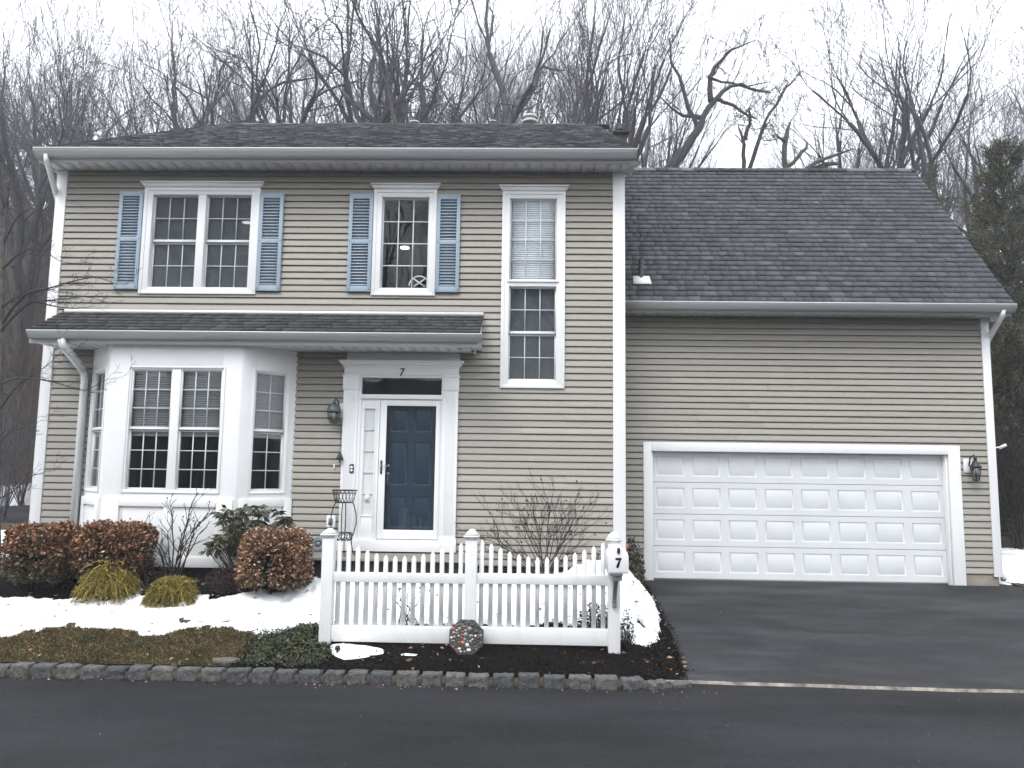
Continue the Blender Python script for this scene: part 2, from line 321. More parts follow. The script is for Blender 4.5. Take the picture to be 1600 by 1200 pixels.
# ------------------------------------------------------------------ terrain
def dz(Y): return np.interp(Y, [8.2, 8.55, 12.2, 12.45, 13], [-.41, -.40, .09, .12, .14])
_e = []
for px, py in ((1002, 909), (1014, 925), (1030, 952), (1045, 985), (1059, 1022), (1071, 1050), (1073, 1066)):
    q = PG(px, py, lambda x, y: dz(y)); _e.append((q[1], q[0]))
_e.sort(); EY = [a for a, b in _e]; EX = [b for a, b in _e]
def xl(Y): return np.interp(Y, EY, EX)
def hillmul(X): return np.interp(X, [-60, -12, 5, 25, 60], [1.25, 1.15, 1.0, .72, .7])
def gz(X, Y):
    X = np.asarray(X, float); Y = np.asarray(Y, float)
    L_ = np.interp(Y, [-80, -30, -8, -.6, 0, .3, 8.22, 8.34, 8.9, 9.6, 10.3, 11, 17, 24, 27, 34, 50, 80, 130],
                   [14, 7, .3, -.2, -.3, -.47, -.47, -.292, -.16, .03, .25, .33, .33, .30, .45, 3, 10, 24, 34])
    L_ = np.where(Y > 27, .45 + (L_-.45)*hillmul(X), L_)
    L_ = L_ - np.where((Y > 8.3) & (Y < 10), .06*sstep((X-.2)/1.2), 0)
    s = sstep((X - xl(Y) + .75)/.75)
    s = s*(1 - sstep((Y-12.6)/1.5))
    D = np.where(Y < 8.5, -.47, dz(Y))
    near = (Y > .3) & (Y < 14.2)
    r = np.where(near, L_*(1-s) + D*s, L_)
    r = r + np.where(Y > 20, (fbm(X*.15, Y*.15, 3)-.5)*1.2*sstep((Y-20)/8), 0)
    return r
def grid(xs, ys, zf):
    X, Y = np.meshgrid(xs, ys); Z = zf(X, Y); m, n = X.shape
    i = np.arange(m-1)[:, None]*n; j = np.arange(n-1)[None, :]
    f = np.stack([i+j, i+j+1, i+n+j+1, i+n+j], -1).reshape(-1, 4)
    return np.stack([X, Y, Z], -1).reshape(-1, 3), f
xs = np.concatenate([np.arange(-160, -12, 4), np.arange(-12, 9, .12), np.arange(9, 160, 4)])
ys = np.concatenate([np.arange(-80, 0, 3), [0, .3, .6], np.arange(1, 8, 1), np.arange(8, 14.3, .1), np.arange(14.5, 28, 1), np.arange(28, 200, 3)])
v, f = grid(xs, ys, gz)
MB().add(v, f).build('ground', M['soil'], loc=(0, 0, 0), smooth=True, kind='structure')
# road, driveway, pavement behind
mb = MB(); v, f = grid(np.arange(-90, 90.1, 1.0), np.array([.2, 2, 4, 6, 8.27]), lambda X, Y: X*0 - .40); mb.add(v, f)
sm0 = PG(1045, 1067, lambda x, y: -.40); sm1 = PG(1600, 1083, lambda x, y: -.40)
sx = np.linspace(sm0[0]-.25, 60, 130); 
def seamY(X): return np.interp(X, [sm0[0], sm1[0], 9, 60], [sm0[1], sm1[1], sm1[1]-.05, sm1[1]-.05]) + (fbm(X*2.3, X*0+.5, 9)-.5)*.05
v, f = grid(sx, np.array([0, 1.]), lambda X, Y: X*0 - .40)
v[:, 1] = np.where(v[:, 1] == 0, 8.27, seamY(v[:, 0])); mb.add(v, f)
mb.build('road', M['road'], loc=(0, 0, -.4), kind='structure')
nx = 90; yy = np.linspace(0, 1, 60)
v = []; 
for t in yy:
    Yb = 8.4 + t*(12.40-8.4)
    for s_ in np.linspace(0, 1, nx):
        Y0 = Yb
        X = float(xl(Y0)) + .02*math.sin(Y0*9) + s_**1.3*(np.interp(Y0, [8.4, 10, 12.4], [22, 13, 7.95]) - float(xl(Y0)))
        Yq = max(Y0, float(seamY(X)) + .012) if t < .12 else Y0
        v.append((X, Yq, max(float(dz(Yq)), -.398) + .022 + .010*(fbm(X*.7, Yq*.7, 5)-.5)))
i = np.arange(59)[:, None]*nx; j = np.arange(nx-1)[None, :]
MB().add(v, np.stack([i+j, i+j+1, i+nx+j+1, i+nx+j], -1).reshape(-1, 4)).build('driveway', M['drive'], loc=(4, 10, 0), smooth=True, kind='structure')
mb = MB(); X = np.linspace(sm0[0]-.1, 22, 420); wd = .003 + .014*fbm(X*9, X*0, 4)**1.5
a = np.stack([X, seamY(X)-wd, X*0-.388], 1); b = np.stack([X, seamY(X)+wd*.8, X*0-.372], 1); c = np.stack([X, seamY(X)-wd-.012, X*0-.402], 1)
n = len(X); q = np.arange(n-1)[:, None]
mb.add(np.concatenate([a, b, c]), np.concatenate([np.hstack([q, q+1, q+n+1, q+n]), np.hstack([q+2*n, q+2*n+1, q+1, q])]))
mb.build('road_seam', M['seam'], loc=(4, 8.5, -.4), kind='structure')
v, f = grid(np.arange(-60, -9.4, 2.0), np.array([19.6, 21, 23, 26]), lambda X, Y: gz(X, Y)+.03)
MB().add(v, f).build('parking_area', M['road'], loc=(-20, 22, .3), kind='structure')

# kerb of granite blocks
rg = random.Random(5)
kc = []
for px, py in ((-160, 1034), (0, 1036), (985, 1049), (1012, 1056), (1040, 1065), (1052, 1069)):
    q = P(px, py, 8.25); kc.append((q[0], 8.25))
mb, mo = MB(), MB()
def kerb_xy(s):                              # straight along x then bends back to the drive edge
    x = -9.5 + s
    if x < 1.0: return np.array([x, 8.27]), np.array([1., 0]), 0
    t = x - 1.0; return np.array([1.0 + t*.98, 8.27 + .30*t**1.6]), np.array([.9, .35])/np.linalg.norm([.9, .35]), min(1, t/.55)
s = 0
while s < 11.1:
    Lb = rg.uniform(.195, .24); c, u, e = kerb_xy(s + Lb/2); nrm = np.array([u[1], -u[0]])
    h = .122 + rg.uniform(-.010, .010) - .08*e; N_ = (7, 4, 5)
    # rough faced block: displaced subdivided box
    pts = {}; vs = []; fs = []
    def vid(i, j, k):
        key = (i, j, k)
        if key in pts: return pts[key]
        a, b_, z = i/N_[0]-.5, j/N_[1]-.5, k/N_[2]
        rr = .5; qa = a*(Lb-.008); qb = b_*.13
        edge = (abs(a) > .49) + (abs(b_) > .49) + (k in (0, N_[2]))
        sh = 1 - .035*(edge >= 2)
        r = [rg.uniform(-.011, .011) for _ in range(3)]
        ww = np.array([c[0], c[1]]) + u*(qa*sh + r[0]*.7) - nrm*0 + nrm*(-qb*sh + r[1]*1.1)
        vs.append((ww[0], ww[1], -.42 + z*(h+.02)*(1-.03*(edge >= 2)) + (r[2]*.5 if k else 0))); pts[key] = len(vs)-1; return pts[key]
    for i in range(N_[0]):
        for j in range(N_[1]): fs.append([vid(i, j, N_[2]), vid(i, j+1, N_[2]), vid(i+1, j+1, N_[2]), vid(i+1, j, N_[2])])
        for k in range(N_[2]):
            fs.append([vid(i, 0, k), vid(i, 0, k+1), vid(i+1, 0, k+1), vid(i+1, 0, k)])
            fs.append([vid(i, N_[1], k), vid(i+1, N_[1], k), vid(i+1, N_[1], k+1), vid(i, N_[1], k+1)])
    for j in range(N_[1]):
        for k in range(N_[2]):
            fs.append([vid(0, j, k), vid(0, j+1, k), vid(0, j+1, k+1), vid(0, j, k+1)])
            fs.append([vid(N_[0], j, k), vid(N_[0], j, k+1), vid(N_[0], j+1, k+1), vid(N_[0], j+1, k)])
    mb.add(vs, fs)
    c2, u2, e2 = kerb_xy(s + Lb + .012); hh = h - .022
    p = lambda a, b_, z: (c2[0]+u2[0]*a-u2[1]*b_, c2[1]+u2[1]*a+u2[0]*b_, z)
    mo.hexa([p(-.04, -.055, -.42), p(.04, -.055, -.42), p(.04, .055, -.42), p(-.04, .055, -.42), p(-.035, -.050, -.42+hh), p(.035, -.050, -.42+hh), p(.035, .05, -.42+hh), p(-.035, .05, -.42+hh)])
    s += Lb + .034
kb = mb.build('kerb', M['stone'], loc=(0, 8.25, -.4), kind='structure'); mo.build('mortar', M['mortar'], kb)

# ------------------------------------------------------------------ HOUSE
house = thing('house', (0, YW, .3), 'two storey beige sided house with white trim, blue shutters and attached two car garage', 'house')
EXPO = .1016
def siding(mb, F, a0, a1, z0, z1, holes=(), top=None, seed=1):
    n = int(math.ceil((z1-z0)/EXPO)); r = random.Random(seed)
    for k in range(n):
        b = z0 + k*EXPO; t = min(b+EXPO, z1); c = (b+t)/2
        L0, L1 = a0, a1
        if top:
            L0, L1 = top(t)
            L0, L1 = max(L0, a0), min(L1, a1)
            if L1-L0 < .05: continue
        iv = [(L0, L1)]
        for h in holes:
            if h[2] < c < h[3]:
                nv = []
                for (p, q) in iv:
                    if h[1] <= p or h[0] >= q: nv.append((p, q)); continue
                    if h[0] > p: nv.append((p, h[0]))
                    if h[1] < q: nv.append((h[1], q))
                iv = nv
        for (p, q) in iv:
            cuts = [p]; x = p + r.uniform(.8, 3.6)
            while x < q-.4: cuts.append(x); x += r.uniform(2.4, 3.7)
            cuts.append(q)
            for ci in range(len(cuts)-1):
                s0, s1 = cuts[ci], cuts[ci+1]; o = .0045*(ci % 2)
                pr = [(.002, t), (.005+o, t-.003), (.020+o, b+.021), (.021+o, b+.016), (.013, b+.0145), (-.012, b+.016), (-.012, b)]
                v = [F.pt(s0, d, z) for d, z in pr] + [F.pt(s1, d, z) for d, z in pr]; m = len(pr)
                mb.add(v, [[i, i+1, m+i+1, m+i] for i in range(m-1)])
    return mb
def casing(mb, F, g, cw, d0, d1):            # frame of width cw around rect g
    a0, a1, z0, z1 = g
    mb.fb(F, a0-cw, a0, d0, d1, z0-cw, z1+cw); mb.fb(F, a1, a1+cw, d0, d1, z0-cw, z1+cw)
    mb.fb(F, a0, a1, d0, d1-.001, z1, z1+cw); mb.fb(F, a0, a1, d0, d1-.001, z0-cw, z0)
HOLES_M, HOLES_G = [], []
def sash_unit(part, F, g, cols, rows, hung=True, back='screen', blind=None, dd=0, rs=(.5,), muntmat='munt', dep=.045):
    """one glazed unit inside opening g: sash frame, muntins, pane(s), backing"""
    a0, a1, z0, z1 = g; sw = .020
    fr = MB(); mu = MB(); pa = MB()
    zm = z0 + (z1-z0)*.5
    halves = [(zm+.0, z1, -dep), (z0, zm+.0, -dep-.028)] if hung else [(z0, z1, -dep)]
    for hi, (b, t, d) in enumerate(halves):
        b_ = b + (.014 if hung and hi == 0 else 0); t_ = t - (.014 if hung and hi == 1 else 0)
        fr.fb(F, a0, a0+sw, d-.03, d+.012, b_, t_); fr.fb(F, a1-sw, a1, d-.03, d+.012, b_, t_)
        fr.fb(F, a0+sw, a1-sw, d-.03, d+.011, t_-sw, t_); fr.fb(F, a0+sw, a1-sw, d-.03, d+.011, b_, b_+sw*(1.25 if hi else 1))
        A0, A1, B, T = a0+sw, a1-sw, b_+sw, t_-sw
        pa.add([F.pt(A0, d, B), F.pt(A1, d, B), F.pt(A1, d, T), F.pt(A0, d, T)], [[0, 1, 2, 3]])
        rr = rows//2 if hung else rows; mw_ = .0075
        for i in range(1, cols):
            x = A0 + (A1-A0)*i/cols; mu.fb(F, x-mw_, x+mw_, d-.006, d+.004, B, T)
        for i in range(1, rr):
            z = B + (T-B)*i/rr; mu.fb(F, A0, A1, d-.007, d+.003, z-mw_, z+mw_)
    if hung: fr.fb(F, a0+.01, a1-.01, -dep-.03, -dep+.018, zm-.008, zm+.016)
    s1 = fr.build('sash', M['sash'], part); mu.build('grille', M[muntmat], part); pa.build('pane', M['glass_dull' if back == 'screen' else 'glass'], part)
    bk = MB(); d = -dep-.09
    bk.fb(F, a0, a1, -.62, -.60, z0-.02, z1+.02)
    bk.fb(F, a0-.02, a0, -.60, -dep-.03, z0, z1); bk.fb(F, a1, a1+.02, -.60, -dep-.03, z0, z1)
    bk.fb(F, a0, a1, -.60, -dep-.03, z1, z1+.02); bk.fb(F, a0, a1, -.60, -dep-.03, z0-.02, z0)
    bk.build('interior', M['dark'], part)
    if back == 'screen':
        sc = MB(); d = -dep-.036
        sc.add([F.pt(a0+sw*.4, d, z0+sw*.4), F.pt(a1-sw*.4, d, z0+sw*.4), F.pt(a1-sw*.4, d, z1-sw*.4), F.pt(a0+sw*.4, d, z1-sw*.4)], [[0, 1, 2, 3]]); sc.build('insect_screen', M['screen'], part)
    if blind:
        top, bot, mname, tilt = blind
        bl = MB(); z = z0 + (z1-z0)*top; zb = z0 + (z1-z0)*bot; d = -dep-.050
        bl.fb(F, a0+.01, a1-.01, d-.02, d+.015, z-.035, z)
        while z > zb:
            z -= .034
            bl.hexa([F.pt(a0+.012, d+.009, z-.003), F.pt(a1-.012, d+.009, z-.003), F.pt(a1-.012, d+.007, z-.003), F.pt(a0+.012, d+.007, z-.003),
                     F.pt(a0+.012, d-.004, z+.033), F.pt(a1-.012, d-.004, z+.033), F.pt(a1-.012, d-.006, z+.033), F.pt(a0+.012, d-.006, z+.033)])
        bl.build('blind', M[mname], part)
def crown(part, F, a0, a1, z0, h=.085, pr=.085, ov=.055):
    c = MB()
    c.hexa([F.pt(a0, .05, z0), F.pt(a1, .05, z0), F.pt(a1, -.0, z0), F.pt(a0, -.0, z0),
            F.pt(a0-ov*.8, pr*.9, z0+h*.72), F.pt(a1+ov*.8, pr*.9, z0+h*.72), F.pt(a1+ov*.8, 0, z0+h*.72), F.pt(a0-ov*.8, 0, z0+h*.72)])
    c.fb(F, a0-ov, a1+ov, 0, pr+.01, z0+h*.73, z0+h)
    c.build('cornice', M['trim'], part)

# --- upper windows
o1 = FM.rect((228.4, 294), (408, 295), (217.5, 459), (400, 461))
g1a = FM.rect((240, 305), (311, 305), (232, 448), (303.5, 448)); g1b = FM.rect((323, 306), (394, 307), (316, 450), (387, 450))
w1 = MB(); mz0, mz1 = min(g1a[2], g1b[2]), max(g1a[3], g1b[3])
g1a = (g1a[0], g1a[1], mz0, mz1); g1b = (g1b[0], g1b[1], mz0, mz1)
def frame_between(mb, F, o, gs, d0=-.07, d1=.032, lip=.02):
    a0, a1, z0, z1 = o; z0g, z1g = gs[0][2], gs[0][3]
    mb.fb(F, a0, gs[0][0], d0, d1, z0, z1); mb.fb(F, gs[-1][1], a1, d0, d1, z0, z1)
    mb.fb(F, gs[0][0], gs[-1][1], d0, d1-.002, z1g, z1); mb.fb(F, gs[0][0], gs[-1][1], d0, d1-.002, z0, z0g)
    for p, q in zip(gs, gs[1:]): mb.fb(F, p[1], q[0], d0, d1-.004, z0g, z1g)
    # raised outer band
    mb.fb(F, a0-.002, a0+.05, d1, d1+.012, z0, z1); mb.fb(F, a1-.05, a1+.002, d1, d1+.012, z0, z1)
    mb.fb(F, a0+.05, a1-.05, d1, d1+.0115, z1-.05, z1); mb.fb(F, a0+.05, a1-.05, d1, d1+.0115, z0, z0+.05)
frame_between(w1, FM, o1, [g1a, g1b]); W1 = w1.build('window', M['trim'], house, bevel=.003, label='double window with a pair of blue shutters')
for g in (g1a, g1b): sash_unit(W1, FM, g, 3, 4)
crown(W1, FM, o1[0], o1[1], o1[3]+.001); HOLES_M.append((o1[0]+.04, o1[1]-.04, o1[2]+.02, o1[3]-.02))
o2 = FM.rect((585, 297), (683.6, 298), (581, 462), (679.5, 463)); g2 = FM.rect((597.5, 309), (671, 309), (594, 451), (668.5, 451))
w2 = MB(); frame_between(w2, FM, o2, [g2]); W2 = w2.build('window', M['trim'], house, bevel=.003, label='narrow window over the front door with a round white ornament inside')
sash_unit(W2, FM, g2, 3, 4, hung=False, back=None, muntmat='sash'); crown(W2, FM, o2[0], o2[1], o2[3]+.001); HOLES_M.append((o2[0]+.04, o2[1]-.04, o2[2]+.02, o2[3]-.02))
mb = MB(); cx, cz = FM.hit(655, 447, -.12); R_ = .155
mb.tube([FM.pt(cx+R_*math.cos(t), -.12, cz+R_*math.sin(t)) for t in np.linspace(0, math.pi, 20)], .011, 6)
for s_ in (-1, 1):
    mb.tube([FM.pt(cx-s_*.09, -.12, cz-.01), FM.pt(cx+s_*.0, -.12, cz+.05), FM.pt(cx+s_*.095, -.12, cz+.12)], .011, 6)
mb.build('ornament', M['trim'], W2)
o3 = FM.rect((786, 300), (884, 301), (781, 606), (881, 607.5))
g3u = FM.rect((798, 311), (871.5, 311), (795, 438), (869, 438)); g3l = FM.rect((795.5, 448), (869, 448), (793.5, 594), (867.5, 594))
xa, xb = (g3u[0]+g3l[0])/2, (g3u[1]+g3l[1])/2; g3u = (xa, xb, g3u[2], g3u[3]); g3l = (xa, xb, g3l[2], g3l[3])
w3 = MB()
w3.fb(FM, o3[0], xa, -.07, .032, o3[2], o3[3]); w3.fb(FM, xb, o3[1], -.07, .032, o3[2], o3[3])
for p, q in ((o3[2], g3l[2]), (g3l[3], g3u[2]), (g3u[3], o3[3])): w3.fb(FM, xa, xb, -.07, .030, p, q)
w3.fb(FM, o3[0]-.002, o3[0]+.045, .032, .044, o3[2], o3[3]); w3.fb(FM, o3[1]-.045, o3[1]+.002, .032, .044, o3[2], o3[3])
w3.fb(FM, o3[0]+.045, o3[1]-.045, .032, .0435, o3[3]-.045, o3[3]); w3.fb(FM, o3[0]+.045, o3[1]-.045, .032, .0435, o3[2], o3[2]+.045)
w3.fb(FM, xa-.03, xb+.03, .03, .055, g3u[2]-.035, g3u[2]-.012)
W3 = w3.build('window', M['trim'], house, bevel=.003, label='tall stacked window with a pale blind in its upper half')
sash_unit(W3, FM, g3u, 3, 4, hung=False, back=None, blind=(1, 0, 'blind_lit', 1.0), muntmat='sash', dep=.03)
sash_unit(W3, FM, g3l, 3, 4, hung=True); crown(W3, FM, o3[0], o3[1], o3[3]+.001); HOLES_M.append((o3[0]+.04, o3[1]-.04, o3[2]+.02, o3[3]-.02))

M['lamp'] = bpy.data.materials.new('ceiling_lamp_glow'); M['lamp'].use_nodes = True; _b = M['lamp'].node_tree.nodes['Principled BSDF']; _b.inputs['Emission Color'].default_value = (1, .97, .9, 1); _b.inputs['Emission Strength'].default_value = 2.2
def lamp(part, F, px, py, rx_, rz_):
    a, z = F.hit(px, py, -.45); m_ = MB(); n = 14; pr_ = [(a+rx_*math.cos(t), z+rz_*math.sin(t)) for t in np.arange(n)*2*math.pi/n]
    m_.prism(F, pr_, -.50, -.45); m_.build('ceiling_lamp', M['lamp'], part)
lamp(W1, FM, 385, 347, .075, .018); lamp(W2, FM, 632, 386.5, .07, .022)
# --- shutters
def shutter(tl, tr, bl, br):
    a0, a1, z0, z1 = FM.rect(tl, tr, bl, br); F = FM; s = MB(); sl = MB(); sc = MB()
    D0, D1 = .016, .060; st = .055
    s.fb(F, a0, a0+st, D0, D1, z0, z1); s.fb(F, a1-st, a1, D0, D1, z0, z1)
    H_ = z1-z0; zt, zm, zb = z1-.075, z1-H_*.49, z0+.085
    s.fb(F, a0+st, a1-st, D0, D1-.002, zt, z1); s.fb(F, a0+st, a1-st, D0, D1-.002, zm-.035, zm+.035); s.fb(F, a0+st, a1-st, D0, D1-.002, z0, zb)
    s.fb(F, a0+st, a1-st, D0, D0+.006, zb, zt)
    am = (a0+a1)/2; aw = (a1-a0)/2-st
    s.prism(F, [(am+aw*.8*math.cos(t), zt+.004+.03*math.sin(t)) for t in np.linspace(0, math.pi, 12)], D1-.002, D1+.005)
    for lo, hi in ((zb, zm-.035), (zm+.035, zt)):
        n = int((hi-lo)/.046); p = (hi-lo)/n
        for k in range(n):
            z = lo + k*p + p*.5
            sl.hexa([F.pt(a0+st, D1-.004, z-p*.30), F.pt(a1-st, D1-.004, z-p*.30), F.pt(a1-st, D0+.006, z+p*.14), F.pt(a0+st, D0+.006, z+p*.14),
                     F.pt(a0+st, D1-.002, z-p*.12), F.pt(a1-st, D1-.002, z-p*.12), F.pt(a1-st, D0+.006, z+p*.30), F.pt(a0+st, D0+.006, z+p*.30)])
    for z in (z0+.03, zm, z1-.03):
        for a in (a0+.022, a1-.022): sc.fb(F, a-.006, a+.006, D1, D1+.004, z-.006, z+.006)
    S_ = s.build('shutter', M['blue'], house, bevel=.002); sl.build('louvers', M['louver'], S_); sc.build('screw', M['black'], S_)
shutter((190.4, 301), (227, 301.5), (180, 452), (217, 453))
shutter((409, 304), (445.4, 304.5), (401, 455), (438.5, 456))
shutter((547.5, 305), (584.5, 305.5), (543, 456), (580, 457))
shutter((684.5, 306), (720.4, 306.5), (680, 457), (717, 458))

# --- bay window
BY = 10.83; bL, bR = P(175, 700, BY)[0], P(380, 700, BY)[0]
bLc, bRc = -6.07, -4.155
FB = Fr((0, BY), (1, 0)); FR_ = Fr((bRc, BY), (-3.545-bRc, YW-BY)); FL = Fr((-6.69, YW), (bLc+6.69, BY-YW))
WR = math.hypot(-3.545-bRc, YW-BY); WL = math.hypot(bLc+6.69, BY-YW)
BZ0, BZ1 = .42, 3.56
bay = MB()
def bay_panel(F, w0, w1, gs, panels):
    gz0, gz1 = gs[0][2], gs[0][3]
    bay.fb(F, w0, gs[0][0], -.08, 0, BZ0, BZ1); bay.fb(F, gs[-1][1], w1, -.08, 0, BZ0, BZ1)
    bay.fb(F, gs[0][0], gs[-1][1], -.08, 0, gz1, BZ1); bay.fb(F, gs[0][0], gs[-1][1], -.08, 0, BZ0, gz0)
    for p, q in zip(gs, gs[1:]): bay.fb(F, p[1], q[0], -.08, 0, gz0, gz1)
    # thin outer band round the glazing
    a0, a1, c = gs[0][0]-.045, gs[-1][1]+.045, .022
    bay.fb(F, a0, a0+c, 0, .018, gz0-.045, gz1+.045); bay.fb(F, a1-c, a1, 0, .018, gz0-.045, gz1+.045)
    bay.fb(F, a0+c, a1-c, 0, .0175, gz1+.045-c, gz1+.045); bay.fb(F, a0+c, a1-c, 0, .02, gz0-.045, gz0-.045+c)
def stiles(F, w0, w1, cells, zt, zb):        # raised boards that leave recessed cells
    bay.fb(F, w0, cells[0][0], 0, .035, BZ0, zt+.11); bay.fb(F, cells[-1][1], w1, 0, .035, BZ0, zt+.11)
    bay.fb(F, cells[0][0], cells[-1][1], 0, .0345, zt, zt+.11); bay.fb(F, cells[0][0], cells[-1][1], 0, .0345, BZ0, zb)
    for p, q in zip(cells, cells[1:]): bay.fb(F, p[1], q[0], 0, .034, zb, zt)
gA = FB.rect((206, 577), (270, 577), (194, 765), (258.5, 765)); gB = FB.rect((283, 578), (348, 578), (272, 766), (338, 766))
gz_ = ((gA[2]+gB[2])/2, (gA[3]+gB[3])/2); gA = (*gA[:2], *gz_); gB = (*gB[:2], *gz_)
gR = FR_.rect((401, 583), (449, 587), (391.5, 769), (440.5, 772)); gR = (*gR[:2], *gz_)
gLf = FL.rect((144, 583), (166, 578), (131, 766), (153, 764)); gLf = (max(gLf[0], .12), min(gLf[1], WL-.12), *gz_)
bay_panel(FB, bLc+.001, bRc-.001, [gA, gB], 2); bay_panel(FR_, 0, WR, [gR], 1); bay_panel(FL, 0, WL, [gLf], 1)
pzt = FB.hit(225, 791)[1]; pzb = FB.hit(225, 869)[1]
cA = (FB.hit(184, 830)[0], FB.hit(255, 830)[0]); cB = (FB.hit(267, 830)[0], FB.hit(337, 830)[0])
stiles(FB, bLc+.03, bRc-.03, [cA, cB], pzt, pzb); stiles(FR_, .05, WR-.02, [(.17, WR-.14)], pzt, pzb); stiles(FL, .02, WL-.05, [(.14, WL-.17)], pzt, pzb)
bay.add([(bLc+.05, BY+.05, BZ0+.01), (bRc-.05, BY+.05, BZ0+.01), (-3.6, YW, BZ0+.01), (-6.63, YW, BZ0+.01)], [[0, 1, 2, 3]])
BAY = bay.build('bay_window', M['trim_bay'], house, bevel=.002, label='white three sided bay window with recessed panels below')
for F, g, c in ((FB, gA, 3), (FB, gB, 3), (FR_, gR, 2), (FL, gLf, 2)):
    sash_unit(BAY, F, g, c, 6, hung=True, back=None, blind=(1, .46, 'curtain', 1.0), dep=.03)
mb = MB()
mb.box(bLc+.02, bRc-.02, BY+.06, YW, .2, BZ0); mb.build('bay_footing', M['block'], house)

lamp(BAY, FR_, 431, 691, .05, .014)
# --- front door surround
D = MB(); F = FM
pl = FM.rect((537.5, 586), (560, 586), (532, 850), (555, 850)); pr = FM.rect((694, 586), (716, 586), (688.5, 852), (713, 852))
zb = FM.hit(620, 861)[1]; ent = FM.rect((538.7, 573), (716, 573), (538.7, 587), (716, 587))
zs = FM.hit(620, 843)[1]
def pil(r):
    a0, a1 = r[0], r[1]; zt = ent[2]; zc = FM.hit(700, 609)[1]
    D.fb(F, a0, a1, 0, .07, zb, zt); D.fb(F, a0-.012, a1+.012, .07, .085, zc-.02, zt-.02); D.fb(F, a0-.02, a1+.02, 0, .095, zt-.03, zt)
    D.fb(F, a0-.012, a1+.012, .0, .09, zb, zb+.2)
    n = 8; s0 = a0+.03; s1 = a1-.03
    for k in range(n):
        a = s0 + (s1-s0)*(k+.5)/n; D.fb(F, a-.006, a+.006, .07, .077, zb+.25, zc-.06)
pil(pl); pil(pr)
za = FM.hit(625, 565)[1]
D.fb(F, pl[0]-.0, pr[1]+.0, 0, .075, ent[2], za-.08)                           # frieze
for i, (ov, d, z0_, z1_) in enumerate(((.02, .09, za-.10, za-.065), (.045, .12, za-.065, za-.03), (.075, .155, za-.03, za))): D.fb(F, pl[0]-ov, pr[1]+ov, 0, d, z0_, z1_)
D.fb(F, pl[0]+.02, pr[1]+.01, 0, .03, za, 3.56)                                # flat board over
tr = FM.rect((566.7, 590.7), (691, 591), (566, 617), (690.5, 617.5))
D.fb(F, pl[1], tr[0], 0, .05, zs, ent[2]); D.fb(F, tr[1], pr[0], 0, .05, zs, ent[2])
D.fb(F, tr[0], tr[1], 0, .049, tr[3], ent[2]); zh = FM.hit(620, 624)[1]; D.fb(F, tr[0]-.01, tr[1]+.01, 0, .07, zh, tr[2])
sl = FM.rect((571, 638.7), (587, 639), (565.5, 805), (581.5, 805)); dl = FM.rect((594.5, 625), (691, 625), (588.5, 839), (685.5, 839))
D.fb(F, tr[0], sl[0], -.02, .03, zs, zh); D.fb(F, sl[1], dl[0]-.02, -.02, .03, zs, zh); D.fb(F, dl[0]-.02, dl[0], -.02, .055, zs, zh)
D.fb(F, sl[0], sl[1], -.02, .03, sl[3], zh); D.fb(F, sl[0], sl[1], -.02, .03, zs, sl[2])
for a in (sl[0]-.02, sl[1]+.005): D.fb(F, a, a+.015, .03, .042, sl[2]-.02, sl[3]+.02)
D.fb(F, sl[0]-.005, sl[1]+.005, .03, .041, sl[3]+.002, sl[3]+.018); D.fb(F, sl[0]-.005, sl[1]+.005, .03, .041, sl[2]-.018, sl[2]-.002)
D.fb(F, dl[1], tr[1], -.02, .05, zs, zh); 
D.fb(F, pl[1]-.02, pr[0]+.02, 0, .10, zb, zs)
DS = D.build('door_surround', M['trim'], house, bevel=.003)
mb = MB(); mb.add([F.pt(tr[0], .01, tr[2]), F.pt(tr[1], .01, tr[2]), F.pt(tr[1], .01, tr[3]), F.pt(tr[0], .01, tr[3])], [[0, 1, 2, 3]]); mb.build('transom_pane', M['glass'], DS)
mb = MB(); mb.add([F.pt(sl[0], .01, sl[2]), F.pt(sl[1], .01, sl[2]), F.pt(sl[1], .01, sl[3]), F.pt(sl[0], .01, sl[3])], [[0, 1, 2, 3]]); mb.build('sidelight_pane', M['glass'], DS)
mb = MB()
for k in range(1, 5):
    z = sl[2] + (sl[3]-sl[2])*k/5; mb.fb(F, sl[0], sl[1], .012, .02, z-.008, z+.008)
mb.build('sidelight_grille', M['sash'], DS)
mb = MB(); n = 9
mb.add([F.pt(sl[0]+(sl[1]-sl[0])*i/n, -.002+(.004 if i % 2 else -.002), z) for i in range(n+1) for z in (sl[2], sl[3])], [[2*i, 2*i+2, 2*i+3, 2*i+1] for i in range(n)])
mb.build('curtain', M['sheer'], DS)
mb = MB(); ca, cz = F.hit(574, 778); mb.fb(F, ca-.035, ca+.035, .012, .016, cz-.055, cz+.055); nb = mb.build('sticker', M['mailwhite'], DS)
mb = MB(); mb.tube([F.pt(ca+.018*math.cos(t), .017, cz+.018*math.sin(t)) for t in np.linspace(-2.2, 2.2, 12)], .004, 4); mb.fb(F, ca-.02, ca+.02, .0165, .0185, cz-.04, cz-.032); mb.build('sticker_mark', M['mailgrey'], nb)
# dark hall behind transom and siding-free zone
mb = MB(); mb.fb(F, tr[0]-.05, tr[1]+.05, -.5, -.48, zs, ent[2]); mb.fb(F, tr[0]-.05, tr[0]-.03, -.48, -.02, zs, ent[2]); mb.fb(F, tr[1]+.03, tr[1]+.05, -.48, -.02, zs, ent[2])
mb.fb(F, tr[0]-.03, tr[1]+.03, -.48, -.02, ent[2]-.01, ent[2]+.01); mb.fb(F, tr[0]-.03, tr[1]+.03, -.48, -.02, zs-.01, zs+.01); mb.build('hall_interior', M['dark'], house)
HOLES_M.append((pl[0]+.03, pr[1]-.03, .3, ent[2]+.1)); HOLES_M.append((-6.6, -3.6, .3, 3.5))
